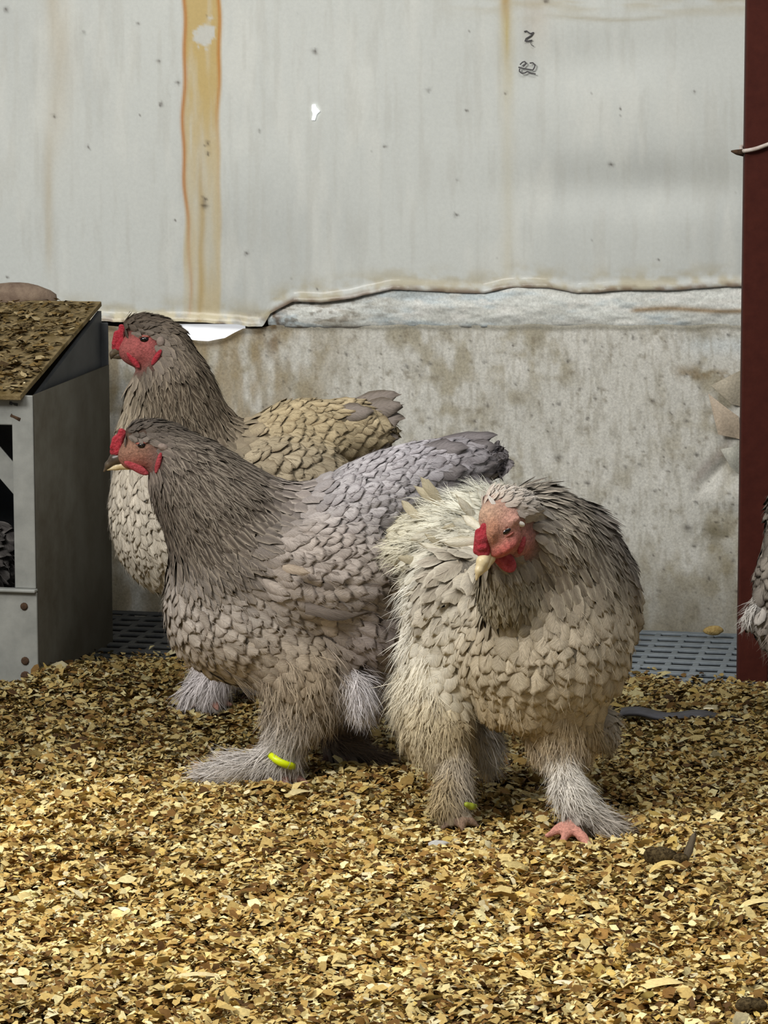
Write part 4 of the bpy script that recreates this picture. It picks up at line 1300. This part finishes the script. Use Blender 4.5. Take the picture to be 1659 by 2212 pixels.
# ---------------------------------------------------------------- hen mostly outside the frame, right of the post
h4 = Hen(4.62, (1790, 1560))
lac = dict(cen=(140, 132, 122), edg=(62, 54, 48), L=52, W=44, flow=(-0.3, 0.9), rim=1.0, lift=0.14, jit=0.2)
h4.E(1762, 1255, 0, 128, 120, 130, 0, **lac)
h4.E(1770, 1120, 0.02, 110, 95, 110, 20, **dict(lac, flow=(-0.6, 0.5)))
h4.E(1900, 1200, 0, 170, 130, 150, 0, **lac)
h4.E(1735, 1340, 0, 110, 100, 70, 0, **dict(lac, cen=(132, 118, 106), fluff=0.3))
h4.E(1632, 1320, -0.03, 18, 20, 26, 30, k=0.012, cen=(220, 216, 210), edg=(190, 184, 176), L=34, W=18, flow=(-0.6, 0.7), fluff=0.5)
h4.chain([(1990, 1120, 0, 100), (2060, 1000, 0, 70), (2080, 920, 0, 48)], **dict(lac, L=50, W=18, point=0.8, flow=(-0.4, 1)))
h4.E(2095, 910, 0, 58, 36, 40, 15, k=0.012, cen=(80, 72, 64), edg=(130, 120, 108), L=24, W=9, flow=(-1, 0.1))
h4.E(2115, 925, 0, 46, 34, 34, 15, k=0.01, bare=1.0, skin=RED)
h4.E(1790, 1420, -0.05, 76, 60, 80, 0, **dict(lac, fluff=0.6, flow=(0, 1)))
h4.E(1850, 1420, 0.06, 76, 60, 80, 0, **dict(lac, fluff=0.6, flow=(0, 1)))
for xx, dd in ((1795, -0.05), (1855, 0.06)):
    h4.chain([(xx, 1480, dd, 30), (xx + 5, 1545 - dd * 200, dd, 16)], k=0.012, cen=(150, 140, 130), fluff=0.9, flow=(0.3, 1), L=40)
    toes(h4, (xx + 5, 1545 - dd * 200, dd), [(xx + 50, 1560 - dd * 200, dd - 0.03), (xx + 20, 1566 - dd * 200, dd - 0.05), (xx - 30, 1556 - dd * 200, dd)])
hen4 = empty('hen', tuple(h4.base))
tag(hen4, 'dark laced grey hen cut by the picture border, beside red-brown post', 'chicken')
h4.build(hen4, 0.009, 34, 2200, 60)
h4.piece('upper_beak', [[(2145, 925, 0, 14), (2168, 936, 0, 9), (2180, 950, 0, 3)]], 0.0015, M_BEAK_HORN, hen4)
h4.piece('comb', [[(2130, 890, 0, 9), (2145, 905, 0, 11), (2150, 918, 0, 8)]], 0.0015, M_COMB, hen4)
h4.r = np.random.default_rng(4)
for q, t, w in [((1790, 1080, 0.0), (1690, 1010, 0.0), 44), ((1790, 1090, -0.03), (1682, 1040, -0.03), 46), ((1800, 1060, 0.03), (1720, 985, 0.03), 46)]:
    h4.quill('tail_feather', q, t, w, (120, 112, 104), (60, 52, 46), hen4, facing=(-0.2, -0.4, -1))

# ------------------------------------------------------------------ metal box on the left
c0 = at_z(85, 1474, 0.0)            # front right foot of the box
bx = empty('metal_box', (c0[0], c0[1], 0.0), -THETA)
tag(bx, 'grey sheet-metal nest box with a littered sloping roof beside the hens', 'nest box')
BW, BD, HF, HB = 0.56, 0.44, 0.525, 0.652
DEPA = 0.0
# local x: along the front (0 = right corner, negative = to the left); local y: depth
def boxpart(name, lo, hi, mat, label=None, bevel=0.002, parent=None):
    return tag(link(name, box_mesh(name, lo, hi, mat, bevel), parent or bx), label)

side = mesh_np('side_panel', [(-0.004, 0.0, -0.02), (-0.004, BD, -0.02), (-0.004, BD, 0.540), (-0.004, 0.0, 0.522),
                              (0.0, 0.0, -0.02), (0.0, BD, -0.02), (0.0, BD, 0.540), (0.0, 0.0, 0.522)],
               [(0, 3, 2, 1), (4, 5, 6, 7), (3, 7, 6, 2), (0, 4, 7, 3), (1, 2, 6, 5)], smooth=False, mat=M_STEEL_SHADED)
tag(link('side_panel', side, bx), 'right side sheet, dirt and shade both put into its dark brownish grey')
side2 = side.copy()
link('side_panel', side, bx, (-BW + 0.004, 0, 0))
gus = mesh_np('gable_plate', [(-0.022, 0.02, 0.512), (-0.022, BD, 0.536), (-0.022, BD, HB - 0.008), (-0.018, 0.02, 0.512), (-0.018, BD, 0.536), (-0.018, BD, HB - 0.008)],
              [(0, 2, 1, 1), (3, 4, 5, 5)] if False else [(0, 2, 1, 0), (3, 4, 5, 3)], smooth=False, mat=M_STEEL_DARK)
bpy.data.meshes.remove(gus)
me = bpy.data.meshes.new('gable_plate')
me.from_pydata([(-0.022, 0.02, 0.505), (-0.022, BD, 0.520), (-0.022, BD, HB - 0.008), (-0.014, 0.02, 0.505), (-0.014, BD, 0.520), (-0.014, BD, HB - 0.008)], [],
               [(0, 2, 1), (3, 4, 5), (0, 1, 4, 3), (1, 2, 5, 4), (2, 0, 3, 5)])
me.materials.append(M_STEEL_DARK)
tag(link('gable_plate', me, bx), 'dark triangular plate below the roof edge')
# roof: a tilted slab a little short of the side sheet at the back
rl = math.hypot(BD + 0.03, HB - HF)
me = box_mesh('roof', (-BW, -0.03, -0.006), (-0.016, rl - 0.02, 0.004), M_ROOFDIRT, 0.0015)
ro = tag(link('roof', me, bx, (0, 0, HF + 0.004)), 'sloping roof caked with brown litter')
ro.rotation_euler = (math.atan2(HB - HF, BD), 0, 0)
boxpart('top_rail', (-BW, -0.003, 0.468), (-0.012, 0.0, 0.522), M_STEEL, 'dull galvanised rail over the opening')
boxpart('corner_post', (-0.042, -0.004, 0.172), (-0.002, 0.0, 0.522), M_STEEL)
boxpart('corner_post', (-BW, -0.004, 0.172), (-BW + 0.04, 0.0, 0.522), M_STEEL)
boxpart('front_panel', (-BW, -0.006, -0.02), (0.0, 0.0, 0.166), M_STEEL)
boxpart('sill_lip', (-BW, -0.016, 0.166), (0.0, 0.004, 0.172), M_STEEL)
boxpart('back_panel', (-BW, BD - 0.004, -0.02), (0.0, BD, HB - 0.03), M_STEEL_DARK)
boxpart('floor_panel', (-BW, 0.0, 0.08), (-0.004, BD, 0.088), M_STEEL_DARK)
me = box_mesh('brace', (-0.13, -0.002, -0.02), (0.13, 0.002, 0.02), M_STEEL, 0.001)
br = link('brace', me, bx, (-0.118, 0.05, 0.43))
br.rotation_euler = (0, math.radians(48), 0)


def screw(x, z, rad, mat, y=-0.008):
    me = tube_mesh('screw', [(x, y + 0.004, z), (x, y, z), (x, y - 0.001, z)], [rad, rad, rad * 0.6], mat, 10)
    link('screw', me, bx)


for (x, z, rr) in [(-0.024, 0.140, 0.007), (-0.024, 0.040, 0.0075), (-0.024, 0.012, 0.009)]:
    screw(x, z, rr, M_RUST)
me = tube_mesh('slot_hole', [(-0.046, 0.0012, 0.508), (-0.030, 0.0012, 0.505)], [0.0055, 0.006], M_STEEL_DARK, 8); link('slot_hole', me, bx)
me = tube_mesh('slot_hole', [(-0.044, 0.0005, 0.486), (-0.026, 0.0005, 0.478)], [0.005, 0.006], M_RUST, 8); link('slot_hole', me, bx)

# litter on the roof
r = np.random.default_rng(44)
n = 2600
lx = r.uniform(-BW + 0.01, -0.02, n); t = r.random(n) ** 1.1
ly = -0.02 + t * (BD + 0.01)
lz = HF + 0.010 + (ly) * (HB - HF) / BD + r.uniform(-0.001, 0.006, n)
ct, st = math.cos(-THETA), math.sin(-THETA)
wx = c0[0] + lx * ct - ly * st; wy = c0[1] + lx * st + ly * ct
colr = lin(np.array([(120, 98, 58), (92, 74, 40), (146, 126, 88), (168, 150, 112), (70, 54, 32), (226, 212, 172)]))[r.choice(6, n, p=[.3, .26, .22, .12, .09, .01])] * r.uniform(0.8, 1.1, n)[:, None]
Ln = np.clip(r.lognormal(math.log(0.011), 0.4, n), 0.004, 0.03)
Vv, Ff, Kk = chip_arrays(np.stack([wx, wy, lz], -1), Ln, Ln * r.uniform(0.3, 0.7, n), r.uniform(0, 6.28, n), r.normal(0, 0.22, n), r.normal(0.0, 0.25, n), r.uniform(-0.1, 0.4, n), colr, r)
tag(link('roof_litter', mesh_np('roof_litter', Vv, Ff, cols=Kk, smooth=False, mat=M_CHIP)), 'dark brown litter lying on the metal box roof', 'litter', kind='stuff')


def local_box(x, y, z):
    return (c0[0] + x * ct - y * st, c0[1] + x * st + y * ct, z)


def lump(name, loc, rad, mat, label, cat, seed, sq=(1, 1, 1)):
    import bmesh
    bm = bmesh.new()
    bmesh.ops.create_icosphere(bm, subdivisions=3, radius=1.0)
    for v in bm.verts:
        p = np.array(v.co)
        d = 1 + 0.45 * (fbm(p[0] * 30 + p[2] * 17, p[1] * 30 - p[2] * 21, 22, 22, seed, 3) - 0.5)
        v.co = Vector(p * d * rad * np.array(sq))
    for fc in bm.faces: fc.smooth = True
    me = bpy.data.meshes.new(name); bm.to_mesh(me); bm.free()
    me.materials.append(mat)
    return tag(link(name, me, None, loc), label, cat)


lump('dropping', local_box(-0.118, 0.30, HF + 0.098), 0.010, M_DARK, 'dark dropping on the metal box roof', 'dropping', 3, (1.3, 1, 0.6))
pm = at_y(40, 655, 5.44)
lump('litter_mound', (pm[0], pm[1], HB + 0.012), 0.052, M_MOUND, 'brown rounded mound on back edge of metal box roof', 'mound', 5, (1.5, 0.6, 0.62))

# hen sitting in the box, mostly hidden
h5 = Hen(c0[1] + 0.20, (-90, 1330))
dk = dict(cen=(74, 70, 68), edg=(128, 124, 120), L=56, W=40, flow=(0.7, 0.6), rim=0.3, lift=0.12, jit=0.25)
h5.E(-110, 1240, 0, 120, 95, 95, 0, **dk)
h5.E(-60, 1200, 0, 85, 75, 75, -10, **dk)
h5.E(-20, 1185, 0, 45, 40, 50, -20, **dict(dk, cen=(60, 58, 58)))
h5.chain([(-190, 1200, 0, 70), (-215, 1130, 0, 50), (-220, 1090, 0, 40)], **dict(dk, W=18, point=0.8, flow=(0.3, 1)))
h5.E(-228, 1085, 0, 44, 34, 36, -10, k=0.012, bare=1.0, skin=RED)
hen5 = empty('hen', (h5.base[0], h5.base[1], 0.088))
h5.base = np.array([h5.base[0], h5.base[1], 0.088])
tag(hen5, 'dark hen sitting inside the opening of the metal box', 'chicken')
h5.build(hen5, 0.009, 35, 1300, 40)
h5.piece('upper_beak', [[(-262, 1090, 0, 12), (-285, 1100, 0, 4)]], 0.0016, M_BEAK_HORN, hen5)

# ------------------------------------------------------------------ post, cord and floor bits on the right
YP = float(at_z(1594, 1468, 0.0)[1])
pl = at_y(1594, 1465, YP)[0]
post = link('steel_post', box_mesh('steel_post', (0, 0, -0.05), (0.0545, 0.046, 2.2), M_POST, 0.003), None, (pl, YP, 0))
post.rotation_euler = (0, -0.0046, -0.06)
tag(post, 'red-brown square steel post standing in front of the back wall', 'post')
pts = []
cx, cy = pl + 0.024, YP + 0.022
for k in range(41):
    a = -math.pi * 1.05 + 2 * math.pi * 1.1 * k / 40
    q = 0.031 / max(abs(math.cos(a)), abs(math.sin(a))) ** 0.8
    zc = at_y(1600, 316, YP - 0.006)[2] + 0.010 * math.cos(a - 0.5) * 1.0 + 0.002
    pts.append((cx + q * math.cos(a), cy + q * math.sin(a), zc + 0.004 * (cx + q * math.cos(a) - pl) / 0.05))
p0 = pts[-1]
cord = link('cord', tube_mesh('cord', pts, 0.0036, M_CORD, 10))
tag(cord, 'white cord tied around the red-brown post', 'cord')
k0 = at_y(1600, 330, YP + 0.01)
kn = tube_mesh('knot', [(k0[0] + 0.004, k0[1] - 0.003, k0[2]), (k0[0] - 0.008, k0[1] - 0.006, k0[2] + 0.001), (k0[0] - 0.018, k0[1] - 0.01, k0[2] + 0.003)], [0.007, 0.005, 0.0015], M_RUST, 8)
tag(link('knot', kn, cord), 'dark frayed knot')

# dark strip lying half buried in the shavings
s0, s1 = at_z(1340, 1553, 0.0), at_z(1592, 1566, 0.0)
V = []
pts = [s0 + (s1 - s0) * t for t in np.linspace(0, 1, 14)]
dirv = (s1 - s0) / np.linalg.norm(s1 - s0); per = np.array([-dirv[1], dirv[0], 0])
Fq = []
for i, p in enumerate(pts):
    z = 0.011 + 0.004 * math.sin(i * 0.9)
    for (u, w) in ((-0.011, 0.0), (0.011, 0.006), (0.011, 0.0), (-0.011, -0.006)):
        V.append((p[0] + per[0] * u, p[1] + per[1] * u, z + w))
for i in range(len(pts) - 1):
    for k in range(4):
        Fq.append((i * 4 + k, (i + 1) * 4 + k, (i + 1) * 4 + (k + 1) % 4, i * 4 + (k + 1) % 4))
st_ = link('strip', mesh_np('strip', V, Fq, smooth=False, mat=M_STRIP))
tag(st_, 'dark grey flat strip half buried in shavings right of the front hen', 'strip')


def on_bed(px, py, dz=0.0):
    c = at_z(px, py, 0.0)
    return (c[0], c[1], float(bed_h(np.array([c[0]]), np.array([c[1]]))[0]) + dz)


lump('dropping', on_bed(1425, 1880, 0.010), 0.017, M_DARK, 'grey-brown dropping left of small upright grey feather', 'dropping', 8, (1.3, 0.9, 0.7))
lump('dropping', on_bed(1470, 1886, 0.008), 0.010, M_DARK, 'small dark dropping at foot of upright grey feather', 'dropping', 9, (1.1, 0.9, 0.8))
lump('dropping', on_bed(1625, 2190, 0.008), 0.014, M_DARK, 'dark clump in lower right corner of the shavings', 'dropping', 10, (1.3, 0.9, 0.6))
lump('shaving_clump', tuple(at_z(1541, 1362, 0.012)), 0.014, plain_mat('clump_tan', (186, 162, 104), rough=0.8, noise=0.2, rgb2=(140, 112, 62), nscale=160, bump=0.5),
     'tan clump of litter on the slatted grid by the wall', 'litter', 12, (1.4, 0.8, 0.7))


def loose_feather(b, t, w, cen, edg, label, nrm):
    A, B = np.array(b), np.array(t)
    D = B - A; L = np.linalg.norm(D); D /= L
    N = np.array(nrm, float); N -= (N @ D) * D; N /= np.linalg.norm(N)
    FV, FC, FU, ff = feather_arrays(A[None], N[None], D[None], np.array([L]), np.array([w]), np.array([0.2]), np.array([0.25]), np.array([0.12]), np.array([0.4]),
                                    lin(cen)[None], lin(edg)[None], np.array([0.5]), np.random.default_rng(3), ncol=5)
    me = mesh_np('loose_feather', FV[0] - A, ff, cols=FC[0], uvs=FU[0], mat=M_FEATHER)
    tag(link('loose_feather', me, None, tuple(A)), label, 'feather')


q = np.array(on_bed(1478, 1888, 0.004))
loose_feather(q, q + np.array([0.016, 0.01, 0.042]), 0.014, (124, 112, 94), (92, 80, 62), 'small grey-brown feather sticking up from the shavings', (0, -1, 0.2))
q = np.array(on_bed(925, 1832, 0.012))
loose_feather(q, q + np.array([0.030, 0.004, 0.002]), 0.014, (200, 198, 192), (216, 214, 206), 'small whitish down feather left of the front hen toes', (0, -0.3, 1))
